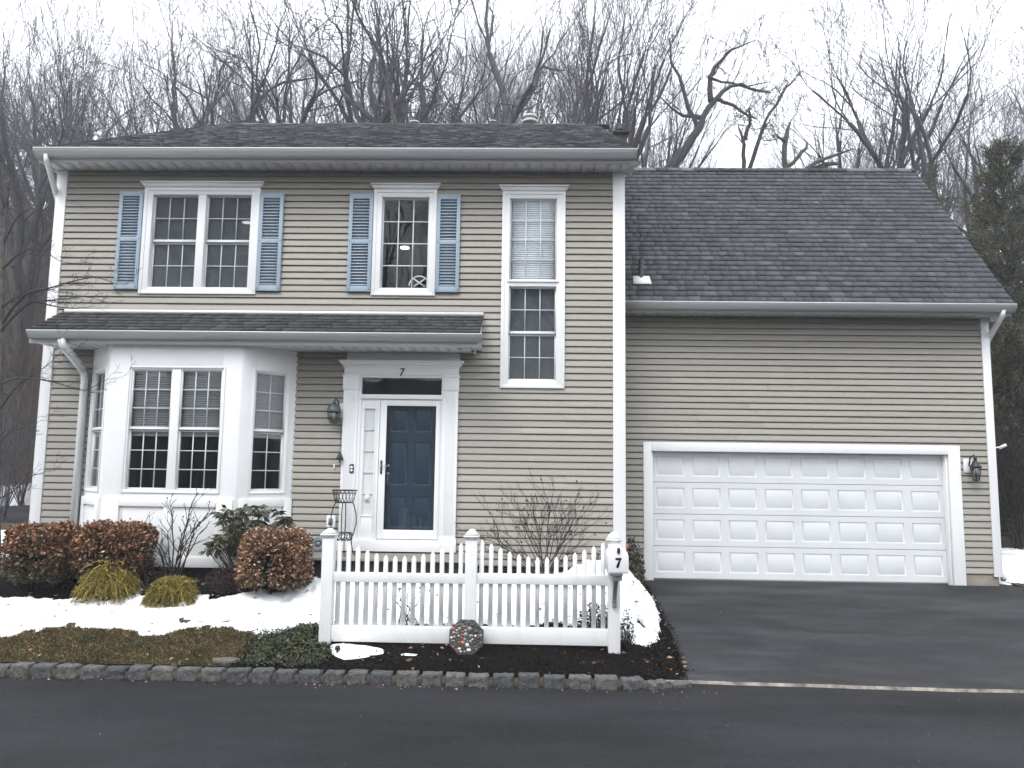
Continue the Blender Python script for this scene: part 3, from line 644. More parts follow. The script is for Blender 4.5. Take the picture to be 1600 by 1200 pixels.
# storm door and navy door
gd = FM.rect((605.5, 634.5), (682, 634.5), (599, 828), (677.6, 828))
mb = MB(); mb.fb(F, dl[0]+.004, gd[0], .0, .035, zs+.01, zh-.006); mb.fb(F, gd[1], dl[1]-.004, .0, .035, zs+.01, zh-.006)
mb.fb(F, gd[0], gd[1], 0, .034, gd[3], zh-.006); mb.fb(F, gd[0], gd[1], 0, .034, zs+.01, gd[2])
SD = mb.build('storm_door', M['trim'], house, bevel=.003)
mb = MB(); mb.add([F.pt(gd[0], .015, gd[2]), F.pt(gd[1], .015, gd[2]), F.pt(gd[1], .015, gd[3]), F.pt(gd[0], .015, gd[3])], [[0, 1, 2, 3]]); mb.build('pane', M['doorglass'], SD)
mb = MB(); ha, hz = F.hit(596.5, 730); mb.fb(F, ha-.014, ha+.014, .035, .048, hz-.10, hz+.10); hd = mb.build('handle_plate', M['black'], SD, bevel=.003)
mb = MB(); mb.tube([F.pt(ha, .048, hz+.02), F.pt(ha, .075, hz+.02), F.pt(ha+.05, .078, hz+.024), F.pt(ha+.10, .075, hz+.01)], .007, 8); mb.build('handle', M['steel'], SD, smooth=True)
mb = MB(); dd0, dd1 = dl[0]+.02, dl[1]-.02; z0d, z1d = zs+.02, zh-.02; dm = (dd0+dd1)/2
mb.fb(F, dd0, dd1, -.14, -.105, z0d, z1d)
rows_ = ((.05+0, .27), (.32, .60), (.66, .95)); hd_ = z1d-z0d
def raised(mb, a0, a1, z0, z1, d, F=F, r=.03, up=.014):
    mb.add([F.pt(a0, d, z0), F.pt(a1, d, z0), F.pt(a1, d, z1), F.pt(a0, d, z1),
            F.pt(a0+r*.35, d-up, z0+r*.35), F.pt(a1-r*.35, d-up, z0+r*.35), F.pt(a1-r*.35, d-up, z1-r*.35), F.pt(a0+r*.35, d-up, z1-r*.35),
            F.pt(a0+r, d-up*.1, z0+r), F.pt(a1-r, d-up*.1, z0+r), F.pt(a1-r, d-up*.1, z1-r), F.pt(a0+r, d-up*.1, z1-r)],
           [[0, 1, 5, 4], [1, 2, 6, 5], [2, 3, 7, 6], [3, 0, 4, 7], [4, 5, 9, 8], [5, 6, 10, 9], [6, 7, 11, 10], [7, 4, 8, 11], [8, 9, 10, 11]])
def panelled(mb, F, A0, A1, Z0, Z1, cells, d, **k):   # flat face with raised-panel cells cut in
    ax = sorted({A0, A1, *[c[0] for c in cells], *[c[1] for c in cells]}); az = sorted({Z0, Z1, *[c[2] for c in cells], *[c[3] for c in cells]})
    for i in range(len(ax)-1):
        for j in range(len(az)-1):
            ca, cz_ = (ax[i]+ax[i+1])/2, (az[j]+az[j+1])/2
            if not any(c[0] < ca < c[1] and c[2] < cz_ < c[3] for c in cells):
                mb.add([F.pt(ax[i], d, az[j]), F.pt(ax[i+1], d, az[j]), F.pt(ax[i+1], d, az[j+1]), F.pt(ax[i], d, az[j+1])], [[0, 1, 2, 3]])
    for c in cells: raised(mb, *c, d, F=F, **k)
cells = []
for lo, hi in ((.07, .30), (.38, .70), (.77, .94)):
    for s0, s1 in ((dd0+.13, dm-.05), (dm+.05, dd1-.13)): cells.append((s0, s1, z0d+hd_*lo, z0d+hd_*hi))
panelled(mb, F, dd0, dd1, z0d, z1d, cells, -.078, r=.035, up=.008)
ED = mb.build('entry_door', M['navy'], house)
mb = MB(); ka, kz = F.hit(605, 740); mb.tube([F.pt(ka, -.078, kz), F.pt(ka, -.03, kz)], .022, 10); mb.tube([F.pt(ka, -.078, kz+.12), F.pt(ka, -.06, kz+.12)], .022, 10)
mb.tube([F.pt(ka, -.05, kz-.02), F.pt(ka, -.03, kz-.08), F.pt(ka, -.05, kz-.16)], .008, 8); mb.build('handle', M['steel'], ED, smooth=True)
# numeral 7 over the door
def seven(mb, F, cx, cz, h, d0, d1, slant=.25, bold=.16):
    w_ = h*.62; k = lambda x, z: (cx + x*w_ + slant*z*h*.5, cz + z*h)
    mb.prism(F, [k(-.5, .5), k(-.5, .5-bold*1.05), k(.18, .5-bold*1.05), k(-.02, .1), k(-.2, -.22), k(-.26, -.5), k(-.26+bold*2.0, -.5), k(.02+bold*1.1, -.1), k(.32, .16), k(.5, .5-bold*.3), k(.5, .5)], d0, d1)
mb = MB(); na, nz = F.hit(628, 581.5, .08); seven(mb, F, na, nz, .115, .075, .082, .3, .12); mb.build('house_number', M['black'], DS)

# --- siding and shell of the main block
XL, XR, ZS0, ZE = -7.44, 1.36, .42, 6.40
HOLES_M.append((XL, -3.0, .0, .42))
MB_ = MB(); siding(MB_, FM, XL+.14, XR-.14, ZS0, ZE, HOLES_M, seed=3)
# side walls with gables
RY, RZ, EY0, EZ0 = 17.45, 9.97, 10.98, 6.53          # ridge and eave lines of the main roof
YB = 23.9
FS = Fr((XR, YW), (0, 1)); FSL = Fr((XL, YB), (0, -1))
def gab(z):
    if z < ZE: return (0, YB-YW)
    t = (z-EZ0+.1)/(RZ-EZ0); y0 = EY0 + t*(RY-EY0); return (y0-YW, (2*RY-y0)-YW)
siding(MB_, FS, .12, YB-YW-.1, 3.2, RZ-.25, top=gab, seed=5)
siding(MB_, FSL, .12, YB-YW-.1, .42, RZ-.25, top=lambda z: tuple((YB-YW)-q for q in gab(z)[::-1]), seed=6)
MB_.build('siding', M['siding'], house)
mb = MB()                                              # solid core behind the siding (holes left at the windows)
def core(mb, F, a0, a1, z0, z1, holes, d0=-.14, d1=-.014):
    ax = sorted({a0, a1, *[min(max(h[i], a0), a1) for h in holes for i in (0, 1)]}); az = sorted({z0, z1, *[min(max(h[i], z0), z1) for h in holes for i in (2, 3)]})
    for i in range(len(ax)-1):
        for j in range(len(az)-1):
            ca, cz_ = (ax[i]+ax[i+1])/2, (az[j]+az[j+1])/2
            if ax[i+1]-ax[i] > 1e-4 and az[j+1]-az[j] > 1e-4 and not any(h[0] < ca < h[1] and h[2] < cz_ < h[3] for h in holes): mb.fb(F, ax[i], ax[i+1], d0, d1, az[j], az[j+1])
core(mb, FM, XL+.02, XR-.02, .42, ZE, [h for h in HOLES_M if h[3] > .5])
mb.box(XR-.2, XR-.013, YW+.15, YB, .3, ZE); mb.box(XL+.013, XL+.2, YW+.15, YB, .3, ZE); mb.box(XL+.21, XR-.21, YB-.2, YB, .3, ZE)
for x0, x1 in ((XL+.013, XL+.2), (XR-.2, XR-.013)):
    mb.add([(x0, YW+.15, ZE), (x0, YB, ZE), (x0, RY, RZ-.2), (x1, YW+.15, ZE), (x1, YB, ZE), (x1, RY, RZ-.2)], [[0, 1, 2], [5, 4, 3]])
mb.build('wall', M['siding'], house)
mb = MB(); mb.box(XL+.03, -6.2, YW+.005, YW+.15, -.1, .415); mb.box(-6.2, XR-.03, YW+.01, YW+.15, -.1, .415); mb.box(XR-.2, XR-.02, YW+.16, YG, -.1, .6); mb.build('foundation', M['block'], house)
mb = MB(); cb = .028
mb.fb(FM, XL-.012, XL+.135, -.02, cb, .40, ZE-.002); mb.box(XL-.028, XL-.012, YW-cb, YW+.12, .40, ZE-.002); mb.build('corner_board', M['trim'], house, bevel=.003)
mb = MB(); mb.fb(FM, XR-.155, XR+.012, -.02, cb, .40, ZE-.002); mb.box(XR+.012, XR+.028, YW-cb, YW+.12, .40, ZE-.002); mb.build('corner_board', M['trim'], house, bevel=.003)

# --- roofs
def roof_plane(mb, x0, x1, e, r, expo, seed, tabw=(.14, .34), thick=.012, over=.0):
    """shingled slope from eave line e=(y,z) up to ridge r=(y,z): every tab is a thin slab"""
    rr = random.Random(seed); e = np.array(e); r = np.array(r); Ls = np.linalg.norm(r-e); u = (r-e)/Ls; nn = np.array([-u[1], u[0]])
    if nn[1] < 0: nn = -nn
    n = int(Ls/expo)+1
    for k in range(n):
        s0 = k*expo - .012; s1 = min((k+1)*expo + .004, Ls); x = x0 - (rr.random()*.2 if k % 2 else 0)*0
        while x < x1 - 1e-3:
            w_ = rr.uniform(*tabw); xe = min(x+w_, x1)
            if x1-xe < .05: xe = x1
            dth = thick + (rr.random() < .42)*.006 + rr.uniform(-.001, .001); dlow = rr.uniform(-.004, .004)
            gp = .0015
            def q(s, h, X):
                c = e + u*s + nn*h; return (X, c[0], c[1])
            a, b = x+gp, xe-gp
            mb.hexa([q(s0+dlow, .0, a), q(s0+dlow, .0, b), q(s1, -.004, b), q(s1, -.004, a), q(s0+dlow, dth+.006, a), q(s0+dlow, dth+.006, b), q(s1, .003, b), q(s1, .003, a)])
            x = xe
def roof_base(mb, x0, x1, e, r, back=None, t=.03):
    mb.extr([(e[0]+.006, e[1]-.008), (r[0], r[1]-.008), (r[0], r[1]-t-.1), (e[0]+.006, e[1]-t)], x0, x1)
mb = MB(); rx0, rx1 = XL-.07, XR+.13
roof_plane(mb, rx0, rx1, (EY0-.035, EZ0+.02), (RY, RZ), .143, 11, tabw=(.10, .24))
RM = mb.build('roof', M['shingle_dark'], house, label='low pitched dark mottled main roof')
mb = MB(); roof_base(mb, rx0+.02, rx1-.02, (EY0, EZ0), (RY, RZ)); mb.extr([(RY, RZ-.01), (RY, RZ-.13), (2*RY-EY0, EZ0-.12), (2*RY-EY0, EZ0)], rx0+.02, rx1-.02); mb.build('roof_deck', M['shingle_dark'], house)
mb = MB(); x = rx0
while x < rx1:
    mb.hexa([(x, RY-.12, RZ-.055), (x+.26, RY-.12, RZ-.055), (x+.26, RY+.12, RZ-.055), (x, RY+.12, RZ-.055), (x, RY-.02, RZ+.03), (x+.26, RY-.02, RZ+.022), (x+.26, RY+.02, RZ+.022), (x, RY+.02, RZ+.03)]); x += .25
mb.build('ridge_cap', M['shingle_dark'], RM)
# garage
GXL, GXR, GZ0, GZE = 1.30, 7.33, .30, 4.36
GEY, GEZ, GRY, GRZ = 12.0, 4.48, 14.82, 7.82
mb = MB(); gx1 = 7.50
roof_plane(mb, XR+.03, gx1, (GEY-.035, GEZ+.025), (GRY, GRZ), .1435, 21, tabw=(.10, .28))
RG = mb.build('roof', M['shingle'], house, label='steep grey shingled garage roof')
mb = MB(); roof_base(mb, XR+.03, gx1-.02, (GEY, GEZ), (GRY, GRZ)); mb.extr([(GRY, GRZ-.01), (GRY, GRZ-.13), (2*GRY-GEY+2, GEZ-.7), (2*GRY-GEY+2, GEZ-.5)], XR+.03, gx1-.02); mb.build('roof_deck', M['shingle'], house)
mb = MB(); x = XR+.05
while x < gx1-.05:
    xe = min(x+.26, gx1); mb.hexa([(x, GRY-.10, GRZ-.075), (xe, GRY-.10, GRZ-.075), (xe, GRY+.10, GRZ-.075), (x, GRY+.10, GRZ-.075), (x, GRY-.02, GRZ+.03), (xe, GRY-.02, GRZ+.022), (xe, GRY+.02, GRZ+.022), (x, GRY+.02, GRZ+.03)]); x += .25
mb.build('ridge_cap', M['shingle_dark'], RG)
# garage openings
gop = FG.rect((1017, 704), (1483, 711), (1019, 906), (1488, 914)); gcs = FG.rect((1005, 690), (1499, 697), (1006, 907), (1508, 916))
HOLES_G.append((gop[0]-.05, gop[1]+.05, .0, gop[3]+.06))
MG = MB(); siding(MG, FG, GXL, GXR-.10, GZ0, GZE, HOLES_G, seed=9)
FGS = Fr((GXR, YG), (0, 1))
def gabg(z):
    if z < GZE: return (0, 8)
    t = (z-GEZ+.1)/(GRZ-GEZ); y0 = GEY + t*(GRY-GEY); return (y0-YG, min(8, GRY+(GRY-y0)*1.4-YG))
siding(MG, FGS, .1, 7.6, GZ0, GRZ-.3, top=gabg, seed=12)
MG.build('siding', M['siding'], house)
mb = MB(); core(mb, FG, XR+.02, GXR-.02, GZ0, GZE, HOLES_G); mb.box(GXR-.2, GXR-.013, YG+.15, YG+7.6, GZ0, GZE); mb.box(XR+.02, GXR-.2, YG+7.4, YG+7.6, 0, GZE)
mb.add([(GXR-.013, YG+.1, GZE), (GXR-.013, YG+7.6, GZE), (GXR-.013, GRY, GRZ-.2)], [[0, 1, 2]]); mb.build('wall', M['siding'], house)
mb = MB(); mb.box(gcs[1]+.005, GXR-.02, YG-.004, YG+.2, -.1, GZ0-.005); mb.build('foundation', M['concrete'], house); mb = MB(); mb.box(XR+.02, gcs[0]-.005, YG-.004, YG+.2, -.1, GZ0-.005); mb.build('foundation', M['concrete'], house); mb = MB(); mb.box(GXR-.2, GXR-.02, YG+.21, YG+7.6, -.1, GZ0-.005); mb.build('foundation', M['concrete'], house)
mb = MB(); mb.fb(FG, GXR-.10, GXR+.012, -.02, .03, GZ0-.03, GZE-.002); mb.box(GXR+.012, GXR+.028, YG-.03, YG+.11, GZ0-.03, GZE-.002); mb.build('corner_board', M['trim'], house, bevel=.003)
mb = MB(); zt = gcs[3]
mb.fb(FG, gcs[0], gop[0], -.02, .03, .10, zt); mb.fb(FG, gop[1], gcs[1], -.02, .03, .10, zt); mb.fb(FG, gop[0], gop[1], -.02, .029, gop[3], zt)
mb.fb(FG, gop[0]-.03, gop[0]+.03, -.20, -.02, .10, gop[3]); mb.fb(FG, gop[1]-.03, gop[1]+.0, -.20, -.02, .10, gop[3]); mb.fb(FG, gop[0]+.03, gop[1]-.03, -.20, -.02, gop[3]-.0, gop[3]+.04)
for k in range(3): mb.fb(FG, gop[1]-.035, gop[1]-.03, -.16+k*.045, -.14+k*.045, .10, gop[3])
mb.build('garage_casing', M['trim'], house, bevel=.003)
dz0 = .15; dz1 = gop[3]+.01; A0, A1 = gop[0]+.03, gop[1]-.03; mb = MB(); sh_ = (dz1-dz0)/4; DG = -.12
for r_ in range(4):
    z0 = dz0+r_*sh_; cells = []
    for c in range(8):
        cw = (A1-A0)/8; a = A0+cw*c; cells.append((a+cw*.11, a+cw*.89, z0+sh_*.19, z0+sh_*.83))
    panelled(mb, FG, A0, A1, z0+.005, z0+sh_-.003, cells, DG, r=.030, up=.010)
    mb.fb(FG, A0, A1, DG-.03, DG-.012, z0-.004, z0+.006); mb.fb(FG, A0, A1, DG-.04, DG-.02, z0, z0+sh_)
GD = mb.build('garage_door', M['garage'], house)
mb = MB(); mb.fb(FG, A0, A1, DG-.02, DG+.006, dz0-.03, dz0+.004); mb.build('bottom_seal', M['mailgrey'], GD)
mb = MB(); mb.fb(FG, gcs[0]+.02, gcs[1]-.02, -.3, .02, .05, .118); mb.build('threshold', M['slab'], house)
# soffits, fascia, gutters
def soffit(x0, x1, y0, y1, z, step=.2, slab=.012):
    s = MB(); x = x0
    while x < x1-.01:
        xe = min(x+step, x1); s.box(x+.004, xe-.003, y0, y1, z, z+slab); x = xe
    s.box(x0, x1, y0, y1, z+slab+.006, z+slab+.012); return s
def gutter(x0, x1, yb, zt, h=.125, w_=.12):
    g = MB(); g.extr([(yb, zt-h), (yb-w_*.58, zt-h), (yb-w_*.68, zt-h*.72), (yb-w_*.97, zt-h*.40), (yb-w_, zt-h*.12), (yb-w_, zt-.012), (yb-w_+.01, zt-.012), (yb-w_+.012, zt-.05), (yb, zt-.05)], x0, x1)
    l = MB(); l.extr([(yb-w_-.004, zt-.013), (yb-w_+.012, zt-.013), (yb-w_+.012, zt), (yb-w_-.004, zt)], x0-.003, x1+.003)
    for e_, s_ in ((x0, -1), (x1, 1)):
        xx = sorted((e_, e_+s_*.004)); g.extr([(yb, zt-h-.003), (yb-w_*.6, zt-h-.003), (yb-w_*.7, zt-h*.72), (yb-w_-.002, zt-h*.40), (yb-w_-.002, zt-.014), (yb, zt-.014)], *xx)
    return g, l
def elbow(mb, pts, w_=.042): mb.tube(pts, w_, 4, flat=.8)
soffit(XL-.05, XR+.12, 11.03, YW, 6.40).build('soffit', M['soffit'], house)
mb = MB(); mb.box(XL-.06, XR+.13, 11.005, 11.03, 6.375, 6.55); mb.box(XL-.075, XL-.05, 11.03, YW+.1, 6.375, 6.50); mb.box(XR+.12, XR+.145, 11.03, YW+.1, 6.375, 6.50)
mb.build('fascia', M['soffit'], house)
g, l = gutter(-7.52, 1.50, 11.004, 6.545, .135, .12); GU = g.build('gutter', M['gutter'], house); l.build('gutter_lip', M['gutlip'], GU)
for sx_, x_ in ((1, rx1), (-1, rx0)):                   # rake boards of the main roof
    mb = MB(); xa_, xb_ = sorted((x_-sx_*.02, x_-sx_*.045)); mb.extr([(EY0+.03, EZ0-.035), (RY, RZ-.04), (RY, RZ-.2), (EY0+.03, EZ0-.18)], xa_, xb_); mb.build('rake_board', M['trim'], house)
soffit(XR+.03, GXR+.14, 12.05, YG, 4.36).build('soffit', M['soffit'], house)
mb = MB(); mb.box(XR+.03, GXR+.15, 12.025, 12.05, 4.34, 4.49); mb.box(GXR+.14, GXR+.165, 12.05, YG+.1, 4.335, 4.45); mb.build('fascia', M['soffit'], house)
g, l = gutter(XR+.03, 7.50, 12.024, 4.495, .125, .115); GU = g.build('gutter', M['gutter'], house); l.build('gutter_lip', M['gutlip'], GU)
mb = MB(); mb.extr([(GEY+.03, GEZ-.035), (GRY, GRZ-.04), (GRY, GRZ-.2), (GEY+.03, GEZ-.16)], gx1-.045, gx1-.02); mb.build('rake_board', M['trim'], house)
# porch roof
px0, px1 = -7.22, -.745
mb = MB(); roof_plane(mb, px0, px1, (10.62, 3.685), (YW-.005, 4.15), .135, 31, tabw=(.12, .28)); RP = mb.build('roof', M['shingle_porch'], house, label='low shed roof over the bay window and front door')
mb = MB(); mb.extr([(10.66, 3.69), (YW-.02, 4.12), (YW-.02, 3.60), (10.72, 3.58)], px0+.02, px1-.02); mb.build('porch_roof_core', M['soffit'], house)
mb = MB(); mb.box(px0+.05, px1+.0, YW-.05, YW-.012, 4.135, 4.185); mb.build('flashing', M['trim'], RP)
soffit(px0+.03, px1-.12, 10.73, YW, 3.56, .17).build('soffit', M['soffit'], house)
mb = MB(); mb.box(px0+.01, px1-.03, 10.70, 10.729, 3.54, 3.68); mb.box(px1-.12, px1-.10, 10.74, YW, 3.53, 3.62); mb.build('fascia', M['soffit'], house)
g, l = gutter(px0+.04, px1+.03, 10.699, 3.715, .115, .115); GU = g.build('gutter', M['gutter'], house); l.build('gutter_lip', M['gutlip'], GU)
mb = MB()
for s_ in ((P(740, 546, 10.75), P(737, 549, 10.85)),): mb.tube([s_[0], s_[0]+np.array([.0, 0, -.03]), s_[1]], .012, 6)
mb.build('gutter_bracket', M['black'], house)
# downspouts
mb = MB(); a = P(97, 530, 10.63); b = P(100, 541, 10.64); c = P(129, 577, 11.36); d = P(133, 588, 11.38); e = P(119, 822, 11.38)
e = np.array([d[0], 11.38, e[2]-.35]); elbow(mb, [a, b, c, d, (d[0], 11.38, d[2]-.3), e], .068); mb.build('downspout', M['spout'], house, label='downspout between the left corner and the bay window')
mb = MB(); a = P(73, 240, 10.95); b = P(73, 250, 10.95); c = (XL-.07, 11.56, 5.95); elbow(mb, [a, b, c, (XL-.07, 11.60, 5.8), (XL-.07, 11.60, .5)], .05); mb.build('downspout', M['spout'], house)
mb = MB(); a = P(1567, 484, 11.98); b = P(1566, 492, 11.98); c = (GXR+.085, 12.60, 4.0); elbow(mb, [a, b, c, (GXR+.08, 12.62, 3.9), (GXR+.08, 12.62, .35), (GXR+.10, 12.5, .22)], .05); mb.build('downspout', M['spout'], house)
# roof vents
v = P(1001, 440, 12.3); t_ = (v[2]-GEZ)/(GRZ-GEZ)
def on_g(px, py):
    r = ray(px, py); u = np.array([0, GRY-GEY, GRZ-GEZ]); n_ = np.cross([1, 0, 0], u); t = np.dot(np.array([0, GEY, GEZ])-CO, n_)/np.dot(r, n_); return CO+r*t
v = on_g(1002, 442); u = np.array([0, GRY-GEY, GRZ-GEZ]); u = u/np.linalg.norm(u); nn_ = np.array([0, -u[2], u[1]])
mb = MB(); pb = lambda a, s, h: v + np.array([a, 0, 0]) + u*s + nn_*(h+.05)
mb.hexa([pb(-.15, -.12, .012), pb(.15, -.12, .012), pb(.13, .09, .012), pb(-.13, .09, .012), pb(-.15, -.12, .024), pb(.15, -.12, .024), pb(.13, .09, .022), pb(-.13, .09, .022)])
VP = mb.build('vent_flashing', M['trim'], RG)
mb = MB(); mb.lathe([(.07, .02), (.055, .09), (.042, .11), (.042, .40), (.034, .40)], v + np.array([0, .03, .0]), 14); mb.build('vent_pipe', M['black'], RG)
q = P(828, 192, RY+.25); mb = MB(); mb.lathe([(.12, -.35), (.12, -.02), (.19, -.02), (.19, .04), (.15, .05), (.15, .10), (.185, .10), (.18, .15), (.10, .20), (.0, .21)], (q[0], q[1], q[2]), 20); mb.build('roof_vent', M['galv'], RM, smooth=False)
q = P(648, 193, RY+.6); mb = MB(); mb.lathe([(.10, -.35), (.10, 0), (.13, .0), (.12, .04), (0, .05)], (q[0], q[1], q[2]), 14); mb.build('roof_vent', M['galv'], RM)
q = P(770, 194, RY+.6); mb = MB(); mb.lathe([(.08, -.35), (.08, .04), (.11, .04), (.1, .07), (0, .08)], (q[0], q[1], q[2]), 14); mb.build('roof_vent', M['galv'], RM)
q = P(969, 206, RY+1.2); mb = MB(); mb.box(q[0]-.15, q[0]+.15, q[1]-.2, q[1]+.2, q[2]-1.6, q[2]-.12); mb.box(q[0]-.2, q[0]+.2, q[1]-.25, q[1]+.25, q[2]-.12, q[2]-.08); mb.box(q[0]-.13, q[0]+.13, q[1]-.15, q[1]+.15, q[2]-.08, q[2]+.15)
mb.build('chimney', M['black'], RM)
# stoop
SZ = .60; sxa, sxb = P(470, 880, 10.55)[0], P(722, 880, 10.55)[0]
mb = MB(); mb.box(sxa-.04, sxb+.04, 10.62, YW-.02, SZ-.035, SZ); SP = mb.build('stoop', M['slab'], house, bevel=.006)
mb = MB(); mb.box(sxa, sxb, 10.70, YW-.0, -.1, SZ-.035); mb.build('stoop_base', M['block'], SP)
# soffit-side hose hanger and outlet cover on the siding
mb = MB(); oa = FM.rect((511.5, 805), (525.5, 805), (511, 824), (525, 824)); mb.fb(FM, oa[0], oa[1], .01, .06, oa[2], oa[3]); ob = mb.build('outlet_cover', M['trim'], house, bevel=.008)
mb = MB(); mb.fb(FM, oa[0]+.035, oa[1]-.035, .06, .066, oa[2]+.04, oa[3]-.04); mb.build('socket', M['mailgrey'], ob)

# ------------------------------------------------------------------ small things on the house
def wall_lamp(name, F, px, py, h, label, onion, hang=0):
    a, z = F.hit(px, py, .12); t = thing(name, tuple(F.pt(a, .02, z)), label, 'wall lamp'); r = h/2
    back = MB(); back.fb(F, a+.02 if onion else a-.13, a+.13 if onion else a+.0, .012, .034, z-.08, z+.14); back.build('back_plate', M['trim'], t, bevel=.01)
    b = MB(); c = F.pt(a, .13, z)
    s_ = 1 if onion else -1
    b.tube([F.pt(a+s_*.05, .03, z+.03), F.pt(a+s_*.05, .08, z+.16), F.pt(a+s_*.02, .13, z+.20), F.pt(a, .13, z+.14)], .012, 8)
    b.lathe([(.018, .12), (.03, .15), (.012, .18)], c, 12)
    b.build('arm', M['verdigris' if onion else 'black'], t, smooth=True)
    if onion:
        d_ = MB(); d_.lathe([(.105, .0), (.108, .015), (.10, .05), (.075, .10), (.03, .135), (.0, .14)], c, 20); d_.build('lamp_shade', M['verdigris'], t, smooth=True)
        g_ = MB(); g_.lathe([(.035, -.17), (.06, -.15), (.09, -.08), (.098, .0)], c, 20); g_.build('globe', M['lampglass'], t, smooth=True)
        k = MB()
        for i in range(6):
            an = i*math.pi/3; k.tube([c+np.array([math.cos(an)*r_, math.sin(an)*r_, z_]) for r_, z_ in ((.10, 0), (.093, -.08), (.062, -.15), (.03, -.175))], .004, 4)
        k.tube([c+np.array([math.cos(an)*.094, math.sin(an)*.094, -.08]) for an in np.linspace(0, 2*math.pi, 20)], .004, 4); k.build('cage', M['verdigris'], t)
    else:
        d_ = MB(); d_.lathe([(.095, .0), (.09, .03), (.04, .09), (.02, .13), (0, .135)], c, 6); d_.build('lamp_shade', M['black'], t)
        g_ = MB(); g_.lathe([(.045, -.2), (.085, .0)], c, 6); g_.build('globe', M['lampglass'], t)
        k = MB()
        for i in range(6):
            an = i*math.pi/3; k.tube([c+np.array([math.cos(an)*.087, math.sin(an)*.087, 0]), c+np.array([math.cos(an)*.047, math.sin(an)*.047, -.2])], .005, 4)
        k.lathe([(.0, -.215), (.05, -.205), (.05, -.195), (0, -.195)], c, 6); k.build('cage', M['black'], t)
    b = MB(); b.lathe([(.0, -.10), (.025, -.08), (.03, -.04), (.015, 0), (.012, .02)], c, 10); b.build('bulb', M['bulb'], t, smooth=True)
wall_lamp('wall_lamp', FM, 522, 644, .35, 'round green weathered lantern on the siding left of the front door', True)
wall_lamp('wall_lamp', FG, 1524, 731, .3, 'black tapered lantern on the siding right of the garage door', False)
a, z = FM.hit(530, 713, .13)
bt = thing('hanging_bell', tuple(FM.pt(a, .1, z)), 'small dark bell hanging on a thin chain below the door lantern', 'bell'); mb = MB()
zt_ = FM.hit(530, 660, .13)[1]
for i in range(int((zt_-z-.08)/.022)):
    q = FM.pt(a+.002*(i % 2), .1, zt_-i*.022); mb.tube([q, q-np.array([0, 0, .02])], .0045, 5)
mb.build('chain', M['lead'], bt)
mb = MB(); mb.lathe([(.055, -.05), (.045, -.02), (.03, .02), (.012, .05), (.02, .06), (0, .075)], FM.pt(a, .1, z), 14); mb.lathe([(.0, -.10), (.012, -.09), (.008, -.05)], FM.pt(a, .1, z), 8); mb.build('bell_body', M['lead'], bt, smooth=True)
a, z = FM.hit(549.5, 732, .08); mb = MB(); mb.fb(FM, a-.03, a+.03, .071, .09, z-.065, z+.065); db = thing('doorbell', tuple(FM.pt(a, .08, z-.06)), 'small black video doorbell on the white pilaster left of the door', 'doorbell'); mb.build('plate', M['black'], db, bevel=.006)
mb = MB(); mb.tube([FM.pt(a, .09, z+.018), FM.pt(a, .095, z+.018)], .020, 14); mb.tube([FM.pt(a, .09, z-.028), FM.pt(a, .095, z-.028)], .020, 14); mb.build('button', M['mailwhite'], db)
a, z = FM.hit(522.3, 729, .02); mb = MB(); mb.fb(FM, a-.012, a+.012, .018, .034, z-.035, z+.035); tag(mb.build('wall_thermometer', M['mailwhite'], bevel=.005), 'tiny white upright plastic tab on the siding below the bell', 'sensor')
# camera arm at the garage corner
q = np.array([GXR+.03, YG+.05, FG.hit(1560, 700)[1]]); sc = thing('security_light', tuple(q), 'small white bracket sticking out past the garage corner board', 'security camera'); mb = MB()
mb.tube([q, q+np.array([.14, -.02, .02])], .012, 8); mb.build('bracket', M['mailwhite'], sc); mb = MB(); mb.tube([q+np.array([.10, 0, .0]), q+np.array([.16, -.08, .05])], .024, 10); mb.build('camera_head', M['mailwhite'], sc)
# hose reel coil at foot of wall
a, z = FM.hit(495, 860, .1); hr = thing('garden_hose', tuple(FM.pt(a, .1, z-.08)), 'grey coiled hose against the siding behind the copper shrub', 'garden hose'); mb = MB()
hz_ = .60
pts = [FM.pt(a+(.10-.006*k/8)*math.cos(k*.42), .05+.02*(k % 15)/15, hz_+.11+(.10-.006*k/8)*math.sin(k*.42)) for k in range(60)]
mb.tube(pts, .011, 6); mb.build('coil', mat('hose', (.20, .24, .27), .5), hr, smooth=True)
mb = MB(); mb.fb(FM, a-.03, a+.03, .02, .06, hz_+.08, hz_+.14); mb.build('hanger', M['mailgrey'], hr)

